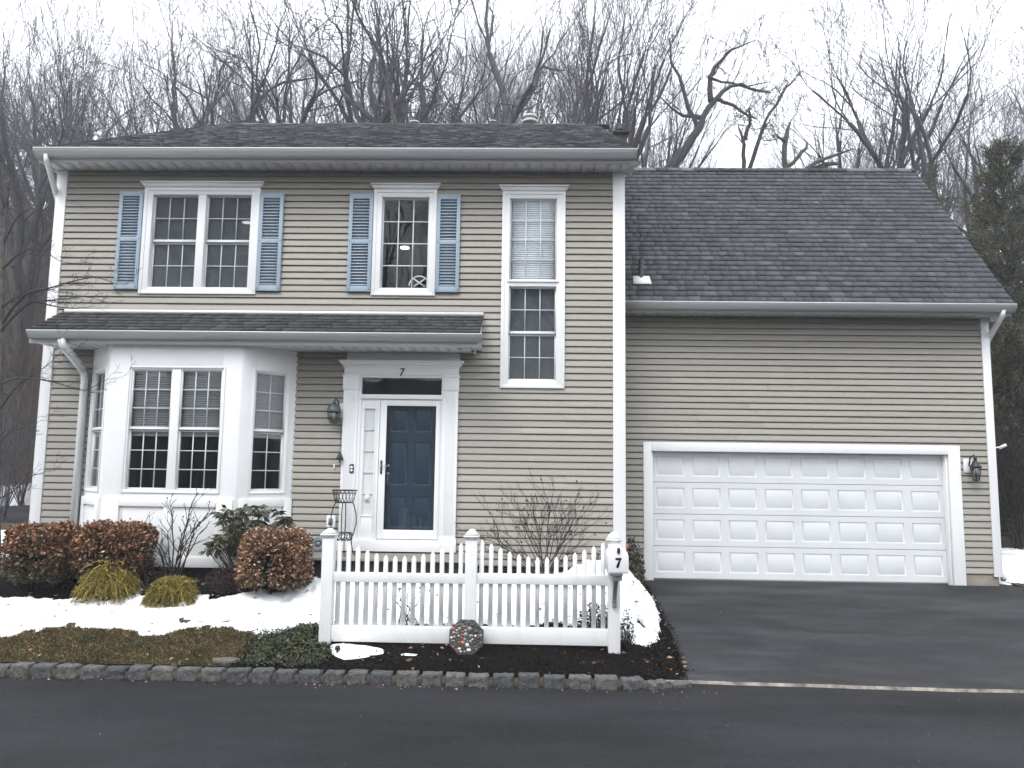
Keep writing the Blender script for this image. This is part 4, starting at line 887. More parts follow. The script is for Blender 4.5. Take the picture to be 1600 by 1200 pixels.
# ------------------------------------------------------------------ picket fence
YF = 8.93; FF = Fr((0, YF), (1, 0))
fence = thing('picket_fence', (-.67, YF, -.15), 'white scalloped picket fence with three capped posts before the front door', 'fence')
posts = []
for (t0, t1, b0, b1, yt, yb, yc) in ((505, 523, 501, 519, 838, 1004, 827), (727.5, 746, 726, 743, 841, 1006, 828), (950, 967.5, 950.6, 967.5, 846, 1025, 833)):
    a0, a1 = (FF.hit(t0, yt)[0]+FF.hit(b0, yb)[0])/2, (FF.hit(t1, yt)[0]+FF.hit(b1, yb)[0])/2
    zt_, zb_, zc = FF.hit((t0+t1)/2, yt)[1], FF.hit((b0+b1)/2, yb)[1], FF.hit((t0+t1)/2, yc)[1]
    c = (a0+a1)/2; hw = .066
    mb = MB(); mb.box(c-hw, c+hw, YF-hw, YF+hw, zb_-.15, zt_); po = mb.build('post', M['vinyl'], fence, bevel=.004)
    mb = MB(); e = hw+.022
    mb.box(c-hw-.006, c+hw+.006, YF-hw-.006, YF+hw+.006, zt_-.012, zt_+.012)
    mb.box(c-e, c+e, YF-e, YF+e, zt_+.012, zt_+.034)
    mb.hexa([(c-e, YF-e, zt_+.034), (c+e, YF-e, zt_+.034), (c+e, YF+e, zt_+.034), (c-e, YF+e, zt_+.034), (c-.02, YF-.02, zc+.012), (c+.02, YF-.02, zc+.012), (c+.02, YF+.02, zc+.012), (c-.02, YF+.02, zc+.012)])
    mb.build('cap', M['vinyl'], po); posts.append((c, zb_, zt_))
tops = ([846, 850, 855, 861, 865.5, 868, 869, 869, 868, 865, 861, 855, 850, 847], [845, 851, 858, 863, 867, 870, 871, 871, 870, 867, 863, 858, 852.5, 848])
for k in range(2):
    x0, x1 = posts[k][0]+.066, posts[k+1][0]-.066
    yu, yd = ((896, 911), (979, 1004.5))[0], ((896, 911), (979, 1004.5))[1]
    if k: yu, yd = (898, 914), (982, 1008)
    xm = (FF.hit(530, 900)[0] if not k else FF.hit(760, 900)[0])
    pxm = 625 if not k else 850
    for nm, (p, q_) in (('rail', yu), ('bottom_rail', yd)):
        zt_, zb_ = FF.hit(pxm, p, .045)[1], FF.hit(pxm, q_, .045)[1]; mb = MB(); mb.box(x0, x1, YF-.045, YF+.035, zb_, zt_); mb.build(nm, M['vinyl'], fence, bevel=.005)
        if nm == 'bottom_rail': zbt = zt_
    mb = MB(); n = 14
    for i in range(n):
        cx_ = x0 + (x1-x0)*(i+.5)/n + .0; zt_ = FF.hit(pxm, tops[k][i])[1]; hw = .0255
        if k and i == n-1: zt_ += .01
        mb.prism(FF, [(cx_-hw, zbt-.02), (cx_+hw, zbt-.02), (cx_+hw, zt_-.035), (cx_+.006, zt_), (cx_-.006, zt_), (cx_-hw, zt_-.035)], -.016, .006)
    mb.build('pickets', M['vinyl'], fence)
# mailbox
YM = 8.47; ml = P(951, 880, YM); mr = P(982, 880, YM); zb_, zt_ = P(966, 896.5, YM)[2], P(966, 855.5, YM)[2]; c = (ml[0]+mr[0])/2; hw = (mr[0]-ml[0])/2
mbx = thing('mailbox', (c, YM+.25, -.2), 'white arched mailbox with black number seven on the right fence post', 'mailbox')
def arch(hw_, z0, z1, n=12):
    r = hw_; h_ = min(r, (z1-z0)*.55); return [(c-hw_, z0), (c+hw_, z0)] + [(c+r*math.cos(t), z1-h_+h_*math.sin(t)) for t in np.linspace(0, math.pi, n)]
FMx = Fr((0, YM), (1, 0))
mb = MB(); mb.prism(FMx, arch(hw-.005, zb_+.004, zt_-.004), -.52, -.012); BX = mb.build('mail_body', M['mailwhite'], mbx)
mb = MB(); mb.prism(FMx, arch(hw+.003, zb_, zt_+.002), -.03, -.008); mb.prism(FMx, arch(hw-.012, zb_+.012, zt_-.012), -.008, -.001); DR = mb.build('mail_door', M['mailwhite'], mbx, bevel=.003)
mb = MB(); mb.fb(FMx, c-.016, c+.016, -.002, .02, zt_-.062, zt_-.004); mb.build('latch', M['black'], DR, bevel=.006)
mb = MB(); seven(mb, FMx, c-.004, (zb_+zt_)/2-.022, .105, -.002, .004, .22, .22); mb.build('number', M['black'], DR)
mb = MB(); mb.box(c+hw, c+hw+.006, YM+.10, YM+.13, zb_+.12, zt_-.02); mb.box(c+hw, c+hw+.006, YM+.10, YM+.18, zt_-.05, zt_+.03); mb.build('flag', M['flag'], mbx)
mb = MB(); mb.box(c-.085, c+.05, YM+.02, YM+.46, zb_-.025, zb_-.002); mb.box(c-.03, c+.045, YM+.06, YM+.42, zb_-.085, zb_-.027)
pw = posts[2][0]
_k = np.linspace(0, 1, 9); _y = YM+.10+.27*np.sin(_k*math.pi/2); _z = zb_-.08-.34*(1-np.cos(_k*math.pi/2)); _z = zb_-.08-.34*_k**1.15; _x = c-.012+(pw+.012-c)*_k
for _i in range(8): mb.hexa([(_x[_i+1]-.022, _y[_i+1]-.02, _z[_i+1]), (_x[_i+1]+.022, _y[_i+1]-.02, _z[_i+1]), (_x[_i+1]+.022, _y[_i+1]+.03, _z[_i+1]), (_x[_i+1]-.022, _y[_i+1]+.03, _z[_i+1]), (_x[_i]-.022, _y[_i]-.02, _z[_i]), (_x[_i]+.022, _y[_i]-.02, _z[_i]), (_x[_i]+.022, _y[_i]+.03, _z[_i]), (_x[_i]-.022, _y[_i]+.03, _z[_i])])
del _k, _x, _y, _z
mb.box(c-.02, c+.02, YM+.38, YM+.40, zb_-.4, zb_-.08); mb.build('bracket', M['mailgrey'], mbx, bevel=.003)
# mosaic stepping stone leaning on the fence
q = P(728, 1017, 8.72); gzq = float(gz(q[0], 8.72)); rS = .205; cx_ = q[0]
lean = math.radians(18)
class FT(Fr):
    def __init__(s): pass
    def pt(s, a, d, z):
        y = 8.70 + z*math.sin(lean) - d*math.cos(lean); return np.array([cx_+a, y, zq0 + z*math.cos(lean) + d*math.sin(lean)])
zq0 = gzq-.015; ft = FT()
st = thing('mosaic_stone', (cx_, 8.72, zq0), 'octagonal garden stone set with coloured pebbles, leaning on the fence', 'garden stone')
octp = [(rS*math.cos(math.pi/8+i*math.pi/4), rS*.98+rS*math.sin(math.pi/8+i*math.pi/4)) for i in range(8)]
mb = MB(); mb.prism(ft, octp, 0, .035); mb.build('slab', M['mosaicbase'], st, bevel=.006)
mb = MB(); rg = random.Random(8); got = []
for _ in range(6000):
    a, z = rg.uniform(-rS, rS), rg.uniform(-rS, rS); r_ = rg.uniform(.012, .030)
    if math.hypot(a, z) > rS*.90-r_*.5 or any(math.hypot(a-g[0], z-g[1]) < (r_+g[2])*.80 for g in got): continue
    got.append((a, z, r_)); k = rg.randint(5, 7); ph = rg.random()*6; st_ = rg.uniform(.6, 1)
    ring = [(a+r_*math.cos(ph+i*2*math.pi/k)*rg.uniform(.8, 1), rS*.98+z+st_*r_*math.sin(ph+i*2*math.pi/k)*rg.uniform(.8, 1)) for i in range(k)]
    v0 = [ft.pt(p[0], .035, p[1]) for p in ring] + [ft.pt(a+(p[0]-a)*.6, .043, rS*.98+z+(p[1]-rS*.98-z)*.6) for p in ring]
    mb.add(v0, [[i, (i+1) % k, k+(i+1) % k, k+i] for i in range(k)]); mb.f.append(np.array([[mb.n-k+i for i in range(k)]]))
mb.build('mosaic', M['pebble'], st)
# plant stand on the stoop
YS = 10.95; F_ = Fr((0, YS), (1, 0)); a0, zr = F_.hit(538.5, 766); zmid = F_.hit(538, 785)[1]; z2 = F_.hit(538, 829)[1]
ps = thing('plant_stand', (a0, YS, SZ), 'empty black wire plant stand with lattice basket beside the front door', 'plant stand')
c3 = lambda r, an, z: (a0+r*math.cos(an), YS+r*math.sin(an)*.8, z)
def ring(mb, r, z, rad, n=28): mb.tube([c3(r, t, z) for t in np.linspace(0, 2*math.pi, n)], rad, 6, cap=False)
mb = MB(); R1, R2 = .172, .125
ring(mb, R1, zr, .009); ring(mb, R2, zmid, .008); ring(mb, R1*.93, zr-.04, .004)
for i in range(18):
    t = i*2*math.pi/18
    for s_ in (1, -1): mb.tube([c3(R1, t, zr), c3((R1+R2)/2, t+s_*.17, (zr+zmid)/2), c3(R2, t+s_*.34, zmid)], .0032, 4)
for i in range(6): t = i*math.pi/3; mb.tube([c3(R2, t, zmid), c3(0, t, zmid)], .004, 4)
mb.build('basket', M['black'], ps)
for i in range(4):
    t = math.pi/4*.45 + i*math.pi/2; mb = MB(); zz = zmid-SZ
    mb.tube([c3(r_, t, SZ+zz*h_) for r_, h_ in ((.12, 1), (.145, .93), (.175, .78), (.18, .6), (.15, .42), (.12, .33), (.125, .2), (.15, .06), (.175, .0))], .0075, 6); mb.build('leg', M['black'], ps)
mb = MB(); z2 = SZ+(zmid-SZ)*.36
ring(mb, .125, z2+.05, .006); ring(mb, .125, z2-.05, .006)
for i in range(10):
    t = i*2*math.pi/10; mb.tube([c3(.128, t+.30*math.cos(k), z2+.045*math.sin(k)) for k in np.linspace(0, 6.28, 12)], .006, 5)
mb.build('scroll_band', mat('scroll_band_metal', (.04, .06, .07), .5), ps)
# dark landscape stake light and flat stone by the kerb
q = P(527, 1026, 8.62); q[2] = gz(q[0], 8.62)+.02; mb = MB(); mb.lathe([(.012, -.05), (.012, .05), (.03, .055), (.03, .085), (.018, .10), (0, .10)], (q[0], q[1], q[2]), 10); tag(mb.build('path_light', M['black']), 'short black stake light beside the small snow patch', 'path light')
q = P(354, 1034, 8.47); q[2] = gz(q[0], 8.47)+.01; mb = MB(); rg = random.Random(3); n = 16
pr = [(1+.12*rg.uniform(-1, 1)) for _ in range(n)]
for r_, z_, in ((1.0, 0), (1.02, .012), (.9, .026)): pass
v = []
for r_, z_ in ((.98, -.03), (1.02, .008), (.92, .024), (.5, .03)):
    for i in range(n): t = i*2*math.pi/n; v.append((q[0]+.155*pr[i]*r_*math.cos(t), q[1]-.01+.07*pr[i]*r_*math.sin(t), q[2]+z_))
mb.add(v, [[a*n+i, a*n+(i+1) % n, (a+1)*n+(i+1) % n, (a+1)*n+i] for a in range(3) for i in range(n)]); mb.f.append(np.array([[3*n+i for i in range(n)]]))
tag(mb.build('flat_rock', M['rock'], smooth=True), 'flat tan rock lying behind the kerb stones', 'rock')
for px, py, r_, lb in ((303, 912, .07, 'grey rock between the small golden shrub and bare stems'), (320, 915, .06, 'smaller round rock at the edge of the snow')):
    q = PG(px, py, gz); mb = MB(); rg2 = random.Random(px); prf = [(r_*.9, -.03), (r_, .0), (r_*.95, r_*.35), (r_*.6, r_*.62), (0, r_*.7)]
    mb.lathe(prf, q, 9); mb.v[-1] += np.array([[rg2.uniform(-.008, .008) for _ in range(3)] for _ in range(len(mb.v[-1]))]); tag(mb.build('round_rock', M['rock'], smooth=True), lb, 'rock')

# ------------------------------------------------------------------ ground cover, snow, mulch
def sdf(poly, X, Y):                         # signed distance, positive inside
    poly = np.asarray(poly, float)[:, :2]; X = np.asarray(X, float); Y = np.asarray(Y, float)
    d = np.full(X.shape, 1e9); ins = np.zeros(X.shape, bool)
    for (x0, y0), (x1, y1) in zip(poly, np.roll(poly, -1, 0)):
        ex, ey = x1-x0, y1-y0; t = np.clip(((X-x0)*ex + (Y-y0)*ey)/(ex*ex+ey*ey+1e-12), 0, 1)
        d = np.minimum(d, np.hypot(X-x0-t*ex, Y-y0-t*ey))
        c = ((y0 > Y) != (y1 > Y)); xi = x0 + (Y-y0)*ex/(ey if abs(ey) > 1e-12 else 1e-12); ins ^= (c & (X < xi))
    return np.where(ins, d, -d)
def gpoly(pts): return [PG(px, py, gz)[:2] for px, py in pts]
def patch(name, m, poly, top, soft, seed, step=.035, edge=.05, nz=.02, base=-.03, extra=None, mulfreq=3, **kw):
    poly = np.asarray(poly); x0, y0 = poly.min(0)-.15; x1, y1 = poly.max(0)+.15
    xs_ = np.arange(x0, x1, step); ys_ = np.arange(y0, y1, step); X, Y = np.meshgrid(xs_, ys_)
    s_ = sdf(poly, X, Y) + (fbm(X*mulfreq, Y*mulfreq, seed)-.5)*edge*2 + (fbm(X*14, Y*14, seed+9)-.5)*edge*.8
    t_ = np.where(s_ > 0, top*(1-np.exp(-s_/soft)), s_*1.2)
    t_ = t_ + np.where(s_ > 0, nz*(fbm(X*5, Y*5, seed+2)-.5)*np.clip(s_/soft, 0, 1), 0)
    if extra is not None: t_ = t_ + extra(X, Y, s_)
    t_ = np.maximum(t_, base)
    Z = gz(X, Y) + t_; m_, n_ = X.shape
    i = np.arange(m_-1)[:, None]*n_; j = np.arange(n_-1)[None, :]
    f = np.stack([i+j, i+j+1, i+n_+j+1, i+n_+j], -1).reshape(-1, 4)
    tk = t_.ravel(); f = f[(tk[f].max(1) > base+1e-6)]
    used = np.unique(f); re = np.full(m_*n_, -1); re[used] = np.arange(len(used))
    v = np.stack([X, Y, Z], -1).reshape(-1, 3)[used]
    o = MB().add(v, re[f]).build(name, m, smooth=True); o['kind'] = 'stuff'
    for k_, v_ in kw.items(): o[k_] = v_
    return o
v, f = grid(np.arange(-60, -2.9, .25), np.concatenate([np.arange(8.36, 11.2, .1), np.arange(11.2, 20, .5)]), lambda X, Y: gz(X, Y)+.006 - np.where(Y > 11.2, 0, 0))
M['turf'] = mat('turf', (.070, .050, .024), .95, var=(.022, .018, .009), vscale=7, bump=.8, bscale=60, bdist=.02)
MB().add(v, f).build('lawn', M['turf'], loc=(-20, 10, 0), smooth=True, kind='structure')
v, f = grid(np.arange(7.6, 30, .3), np.concatenate([np.arange(11.2, 14, .15), np.arange(14, 22, .5)]), lambda X, Y: gz(X, Y)+.03)
MB().add(v, f).build('lawn', M['turf'], loc=(12, 12, 0), smooth=True, kind='structure')
bedA = gpoly([(392, 1004), (430, 992), (505, 976), (640, 976), (960, 976), (1010, 960), (1036, 985), (1056, 1020), (1072, 1050), (1062, 1066), (1035, 1060), (985, 1047), (700, 1042), (380, 1040), (372, 1022)])
bedA = [(x_, 8.32 if y_ < 8.65 and x_ < 1.15 else y_) for x_, y_ in bedA]
bedB = [(-8.6, 9.95), (-7.4, 9.80), (-6.0, 9.78), (-4.6, 9.9), (-3.2, 10.0), (-3.0, 10.5), (-3.0, YW), (-6.0, YW), (-8.2, YW), (-8.8, 10.6)]
bedC = [(-1.0, 10.7), (1.3, 10.6), (1.25, 9.6), (1.75, 10.6), (1.80, 12.40), (1.35, 12.4), (1.3, YW), (-1.0, YW)]
patch('mulch', M['mulch'], bedA, .022, .05, 3, edge=.03); patch('mulch', M['mulch'], bedB, .03, .08, 4, edge=.05); patch('mulch', M['mulch'], bedC, .03, .08, 5, edge=.04)
edge_d = [(float(xl(y))-.36, y) for y in np.arange(8.7, 12.41, .4)] + [(float(xl(y))+.03, y) for y in np.arange(12.4, 8.69, -.2)]
patch('mulch', M['mulch'], edge_d, .035, .05, 6, edge=.05)
# snow over the front lawn
snowA = gpoly([(-420, 932), (-60, 933), (30, 934), (110, 938), (186, 937), (196, 920), (208, 908), (222, 909), (226, 934), (262, 934), (300, 924), (345, 933), (392, 926), (430, 916), (478, 908), (520, 906), (720, 903), (900, 900), (955, 912), (975, 940), (975, 985), (930, 988), (740, 983), (530, 986), (502, 988), (470, 978), (430, 989), (408, 997), (394, 1003), (386, 990), (345, 983), (300, 987), (262, 990), (235, 996), (205, 990), (150, 984), (100, 987), (50, 992), (0, 1001), (-60, 998), (-420, 1000)])
patch('snow', M['snow'], snowA, .085, .10, 21, step=.025, edge=.11, nz=.08, extra=lambda X, Y, s_: np.where(s_ > 0, -.16*sstep((fbm(X*5, Y*8, 61)-.60)/.05)*(s_ < .22+.2*fbm(X*2, Y*2, 62)) - .05*sstep((fbm(X*3, Y*3, 63)-.62)/.08), 0), label='wide sheet of old snow on the front lawn')
snowP = gpoly([(858, 925), (880, 903), (930, 897), (985, 897), (1003, 918), (1022, 946), (1034, 978), (1033, 1003), (1015, 1013), (985, 1014), (968, 1012), (960, 985), (905, 985), (870, 975), (850, 950)])
def lumps(X, Y, s_): return np.where(s_ > 0, (.26*(fbm(X*3.2, Y*3.2, 77)-.5) + .10*(fbm(X*9, Y*9, 78)-.5) + .05*(fbm(X*22, Y*22, 79)-.5))*np.clip(s_/.15, 0, 1) - .30*sstep((fbm(X*4.5, Y*4.5, 83)-.60)/.04)*(s_ < .30), 0)
patch('snow', M['heap_snow'], snowP, .34, .26, 25, step=.025, edge=.07, nz=.08, extra=lumps, mulfreq=4, label='snow heap beside the mailbox post at the driveway edge')
patch('snow', M['snow'], [(P(x, y, 8.62)[0], yy_) for x, y, yy_ in ((504, 1012, 8.84), (540, 1008, 8.86), (575, 1012, 8.82), (600, 1014, 8.76), (602, 1020, 8.64), (570, 1024, 8.54), (540, 1026, 8.50), (520, 1020, 8.60))], .10, .07, 31, step=.012, edge=.018, nz=.012, label='small leftover snow patch before the left fence panel')
patch('snow', M['snow'], [(P(x, 1016, 8.65)[0], yy_) for x, yy_ in ((616, 8.66), (636, 8.70), (656, 8.68), (652, 8.62), (630, 8.62))], .045, .03, 33, step=.012, edge=.012, nz=.006, label='thin sliver of snow before the fence')
patch('snow', M['snow'], [(-30, 10.2), (-9.0, 10.2), (-8.1, 10.9), (-7.75, 11.6), (-7.75, 16.6), (-30, 17.2)], .08, .12, 35, step=.09, edge=.10, nz=.05, label='snow field left of the house')
patch('snow', M['dirty_snow'], [(-30, 26.2), (-17.4, 26.2), (-17.0, 27), (-17.5, 28.6), (-30, 29)], .55, .8, 36, step=.14, edge=.3, nz=.5, label='grey ploughed snow bank at the edge of the woods')
patch('snow', M['snow'], [(7.45, 12.75), (7.9, 12.55), (8.6, 12.6), (9.5, 13.2), (9.5, 15.4), (7.5, 15.4)], .16, .12, 37, step=.05, edge=.12, nz=.10, label='snow remnant past the right corner of the garage')
# chips, grass, leaves
def leaves(mb, p, ax, size, wr, rng, fold=.25):
    n = len(p); ax = ax/(np.linalg.norm(ax, axis=1, keepdims=True)+1e-9); rv = rng.normal(size=(n, 3)); sd_ = np.cross(ax, rv); sd_ /= np.linalg.norm(sd_, axis=1, keepdims=True)+1e-9
    up = np.cross(ax, sd_); size = np.asarray(size)[:, None]; w_ = size*wr*.5
    v = np.stack([p, p+ax*size*.45+sd_*w_+up*w_*fold, p+ax*size, p+ax*size*.45-sd_*w_+up*w_*fold], 1).reshape(-1, 3)
    mb.add(v, np.arange(4*n).reshape(-1, 4)); return mb
def scatter(poly, n, rng, inset=0):
    poly = np.asarray(poly); lo, hi = poly.min(0), poly.max(0); out = []
    tot = 0
    while tot < n:
        q = rng.uniform(lo, hi, (n*2, 2)); q = q[sdf(poly, q[:, 0], q[:, 1]) > inset + rng.uniform(-.04, .02, n*2)]; out.append(q); tot += len(q)
    return np.concatenate(out)[:n]
R = np.random.default_rng(7)
mb = MB()
for poly, n, h in ((bedA, 9000, .022), (bedB, 5000, .03), (bedC, 2500, .03), (edge_d, 3500, .035)):
    q = scatter(poly, n, R); p = np.column_stack([q, gz(q[:, 0], q[:, 1])+h+R.uniform(-.008, .012, n)])
    ax = R.normal(size=(n, 3))*[1, 1, .35]; leaves(mb, p, ax, R.uniform(.012, .045, n), .42, R)
mb.build('bark_chips', M['chips'], kind='stuff')
grassP = gpoly([(-420, 992), (-60, 990), (0, 995), (50, 986), (120, 980), (240, 988), (345, 978), (388, 990), (402, 1006), (385, 1022), (350, 1040), (200, 1040), (0, 1036), (-420, 1030)])
grassP = [(x_, 8.33 if y_ < 8.62 else y_) for x_, y_ in grassP]
q = scatter(grassP, 90000, R); q = q[(q[:, 0] > -7.6) & (q[:, 1] > 8.37)]; n = len(q)
dens = fbm(q[:, 0]*4, q[:, 1]*4, 50); keep = R.uniform(size=n) < .35+1.1*dens; q = q[keep]; n = len(q)
p = np.column_stack([q, gz(q[:, 0], q[:, 1])+.002]); ax = R.normal(size=(n, 3))*[1.2, 1.2, .2] + [0, 0, .8]
mb = MB(); leaves(mb, p, ax, R.uniform(.02, .04, n)*(.6+1.2*fbm(p[:, 0]*3, p[:, 1]*3, 8)), .18, R)
q = scatter([(7.5, 11.9), (12, 11.9), (12, 13), (7.5, 12.8)], 6000, R); n = len(q); p = np.column_stack([q, gz(q[:, 0], q[:, 1])+.03]); leaves(mb, p, R.normal(size=(n, 3))*[1, 1, .2]+[0, 0, .8], R.uniform(.02, .06, n), .16, R)
mb.build('grass', M['grass'], kind='stuff')
vin = gpoly([(385, 1000), (430, 990), (500, 978), (507, 1004), (520, 1022), (500, 1040), (420, 1041), (378, 1040), (400, 1018)])
vin = [(x_, 8.34 if y_ < 8.62 else y_) for x_, y_ in vin]
q = scatter(vin, 5200, R); n = len(q); p = np.column_stack([q, gz(q[:, 0], q[:, 1])+.02+R.uniform(0, .06, n)*fbm(q[:, 0]*6, q[:, 1]*6, 3)*1.4])
mb = MB(); leaves(mb, p, R.normal(size=(n, 3))*[1, 1, .5]+[0, -.2, .3], R.uniform(.018, .038, n), .55, R)
mb.build('ground_cover', M['vinca'], kind='stuff')
q = np.concatenate([scatter(bedA, 110, R), scatter(edge_d, 50, R), np.column_stack([R.uniform(-7, 2, 150), 8.17-np.abs(R.normal(size=150))*.05]), scatter(grassP, 60, R)])
n = len(q); z = np.where(q[:, 1] < 8.24, -.392, gz(q[:, 0], q[:, 1])+.04)
qs = np.concatenate([scatter(snowA, 130, R), scatter(snowP, 60, R)]); q = np.concatenate([q, qs]); z = np.concatenate([z, gz(qs[:, 0], qs[:, 1])+.105+.2*(np.arange(len(qs)) >= 130)]); n = len(q); p = np.column_stack([q, z])
mb = MB(); leaves(mb, p, R.normal(size=(n, 3))*[1, 1, .15], np.where(q[:, 1] < 8.24, R.uniform(.015, .04, n), R.uniform(.03, .075, n)), .5, R, .5)
mb.build('leaf_litter', M['oakleaf'], kind='stuff')
n = 1300; q = np.column_stack([R.uniform(-7.5, 7.5, n), R.uniform(5.6, 8.2, n)**1.0]); n2 = 900; Yd = R.uniform(8.7, 12.3, n2); Xd = R.uniform(0, 1, n2)*(7.5-xl(Yd))+xl(Yd)
ne = 900; qe = np.column_stack([R.uniform(-7.5, 1.3, ne), 8.19-np.abs(R.normal(size=ne))*.035])
q = np.concatenate([q, np.column_stack([Xd, Yd]), qe]); z = np.where(q[:, 1] < 8.4, -.397, np.maximum(dz(q[:, 1]), -.398)+.030)
gm = MB(); leaves(gm, np.column_stack([q, z]), R.normal(size=(len(q), 3))*[1, 1, .3], R.uniform(.004, .016, len(q))*np.where(R.random(len(q)) < .05, 1.6, 1), .8, R)
gm.build('grit', M['grit'], kind='stuff')

# ------------------------------------------------------------------ shrubs
def hedge(name, c, rx, ry, h, n, m, label, seed, group=None, size=(.036, .062), pw=3.2, loosen=.085, gb=.0, lowm=None):
    rng = np.random.default_rng(seed); z0 = float(gz(c[0], c[1])); t = thing(name, (c[0], c[1], z0), label, 'shrub', group)
    th = rng.uniform(0, 2*math.pi, n); ph = np.arcsin(rng.uniform(-.75, 1, n))
    def sg(x, p): return np.sign(x)*np.abs(x)**(2/p)
    rad = 1 - np.abs(rng.normal(size=n))*.16 + (fbm(th*2.2, ph*3, seed)-.5)*loosen*4
    x = rx*sg(np.cos(ph), pw)*sg(np.cos(th), pw)*rad; y = ry*sg(np.cos(ph), pw)*sg(np.sin(th), pw)*rad
    z = h*.53 + h*.47*sg(np.sin(ph), pw)*rad; z = np.maximum(z, .03)
    p = np.column_stack([c[0]+x, c[1]+y, z0+z]); ax = np.column_stack([x/rx, y/ry, (z-h*.4)/h]) + rng.normal(size=(n, 3))*.8
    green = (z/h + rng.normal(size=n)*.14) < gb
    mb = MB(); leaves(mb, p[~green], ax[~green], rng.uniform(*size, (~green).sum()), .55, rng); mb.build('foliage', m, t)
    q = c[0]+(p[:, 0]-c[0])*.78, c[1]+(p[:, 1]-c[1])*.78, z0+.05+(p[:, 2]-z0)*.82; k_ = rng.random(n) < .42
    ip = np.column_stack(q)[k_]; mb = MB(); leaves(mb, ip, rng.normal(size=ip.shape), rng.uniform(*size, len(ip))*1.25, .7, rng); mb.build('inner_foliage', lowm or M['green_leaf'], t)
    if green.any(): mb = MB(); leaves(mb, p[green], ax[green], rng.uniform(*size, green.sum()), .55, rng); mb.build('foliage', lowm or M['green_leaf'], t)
    mb = MB()
    for _ in range(46):
        a = rng.uniform(0, 6.28); r_ = rng.uniform(.3, .92); e = np.array([c[0]+rx*r_*math.cos(a), c[1]+ry*r_*math.sin(a), z0+h*rng.uniform(.5, .93)])
        b = np.array([c[0]+rng.normal()*.05, c[1]+rng.normal()*.05, z0-.02]); mid = (b+e)/2 + np.array([rng.normal()*.04, rng.normal()*.04, -.05]); mb.tube([b, mid, e], [.010, .006, .003], 4)
    mb.build('stems', M['twig_dark'], t); return t
YH = 10.15
def hx(px, py=870, Y=YH): return P(px, py, Y)[0]
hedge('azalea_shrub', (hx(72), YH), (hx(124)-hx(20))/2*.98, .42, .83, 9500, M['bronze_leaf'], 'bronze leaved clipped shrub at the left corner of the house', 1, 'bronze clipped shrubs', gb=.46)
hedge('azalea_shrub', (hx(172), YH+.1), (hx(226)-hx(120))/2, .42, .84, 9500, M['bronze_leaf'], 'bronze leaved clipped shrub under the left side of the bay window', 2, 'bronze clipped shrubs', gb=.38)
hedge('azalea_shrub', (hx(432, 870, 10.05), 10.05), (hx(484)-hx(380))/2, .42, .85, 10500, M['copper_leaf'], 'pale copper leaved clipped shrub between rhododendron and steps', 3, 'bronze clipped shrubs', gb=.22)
def stray(c, n, h0, h1, m, seed, parent, spread=.4, leaf=.03):
    rng = np.random.default_rng(seed)
def mop(cx, Y, rx, h, label, seed):          # golden threadleaf cypress: weeping strands
    rng = np.random.default_rng(seed); c = np.array([cx, Y, float(gz(cx, Y))]); t = thing('golden_cypress', tuple(c), label, 'shrub', 'golden mop cypresses'); mb = MB(); fz = MB()
    for i in range(620):
        a = rng.uniform(0, 6.28); r0 = rx*math.sqrt(rng.uniform(0, .7)); el = rng.uniform(.25, 1)
        p0 = c + [r0*.85*math.cos(a), r0*.85*math.sin(a), h*(.22+.74*(1-(r0/rx)**2))*rng.uniform(.6, 1.03)]
        L_ = rng.uniform(.08, .2); out = np.array([math.cos(a+rng.normal()*.6), math.sin(a+rng.normal()*.6), 0]); el *= rng.uniform(.4, 1.7)
        k = np.linspace(0, 1, 5)[:, None]; pts = p0 + out*k*min(L_*1.1, rx*1.08-r0*.85) + np.array([0, 0, 1.])*(.05*el*k*2.4 - (.10+.22*rng.random())*k**2*1.1)
        pts[:, 2] = np.maximum(pts[:, 2], c[2]+.02); mb.tube(pts, np.linspace(.005, .0025, 5), 3, cap=False)
        m_ = 30; s_ = rng.uniform(.1, 1, m_); ii = s_*4; i0 = np.minimum(ii.astype(int), 3); fr_ = (ii-i0)[:, None]; b = pts[i0]*(1-fr_)+pts[i0+1]*fr_
        leaves(fz, b, (pts[i0+1]-pts[i0])*5+rng.normal(size=(m_, 3))*.55+[0, 0, -.05], rng.uniform(.015, .042, m_), .22, rng)
    mb.build('strands', M['gold'], t); fz.build('foliage', M['gold'], t)
    st = MB(); st.lathe([(rx*.45, 0), (rx*.5, h*.3), (rx*.3, h*.6), (0, h*.72)], c, 10); st.build('stems', M['green_leaf'], t)
mop(hx(165, 905, 9.75), 9.85, .345, .50, 'large golden threadleaf mound before the bronze shrubs', 11)
mop(hx(266, 915, 9.75), 9.80, .29, .36, 'smaller golden threadleaf mound before the bay window', 12)
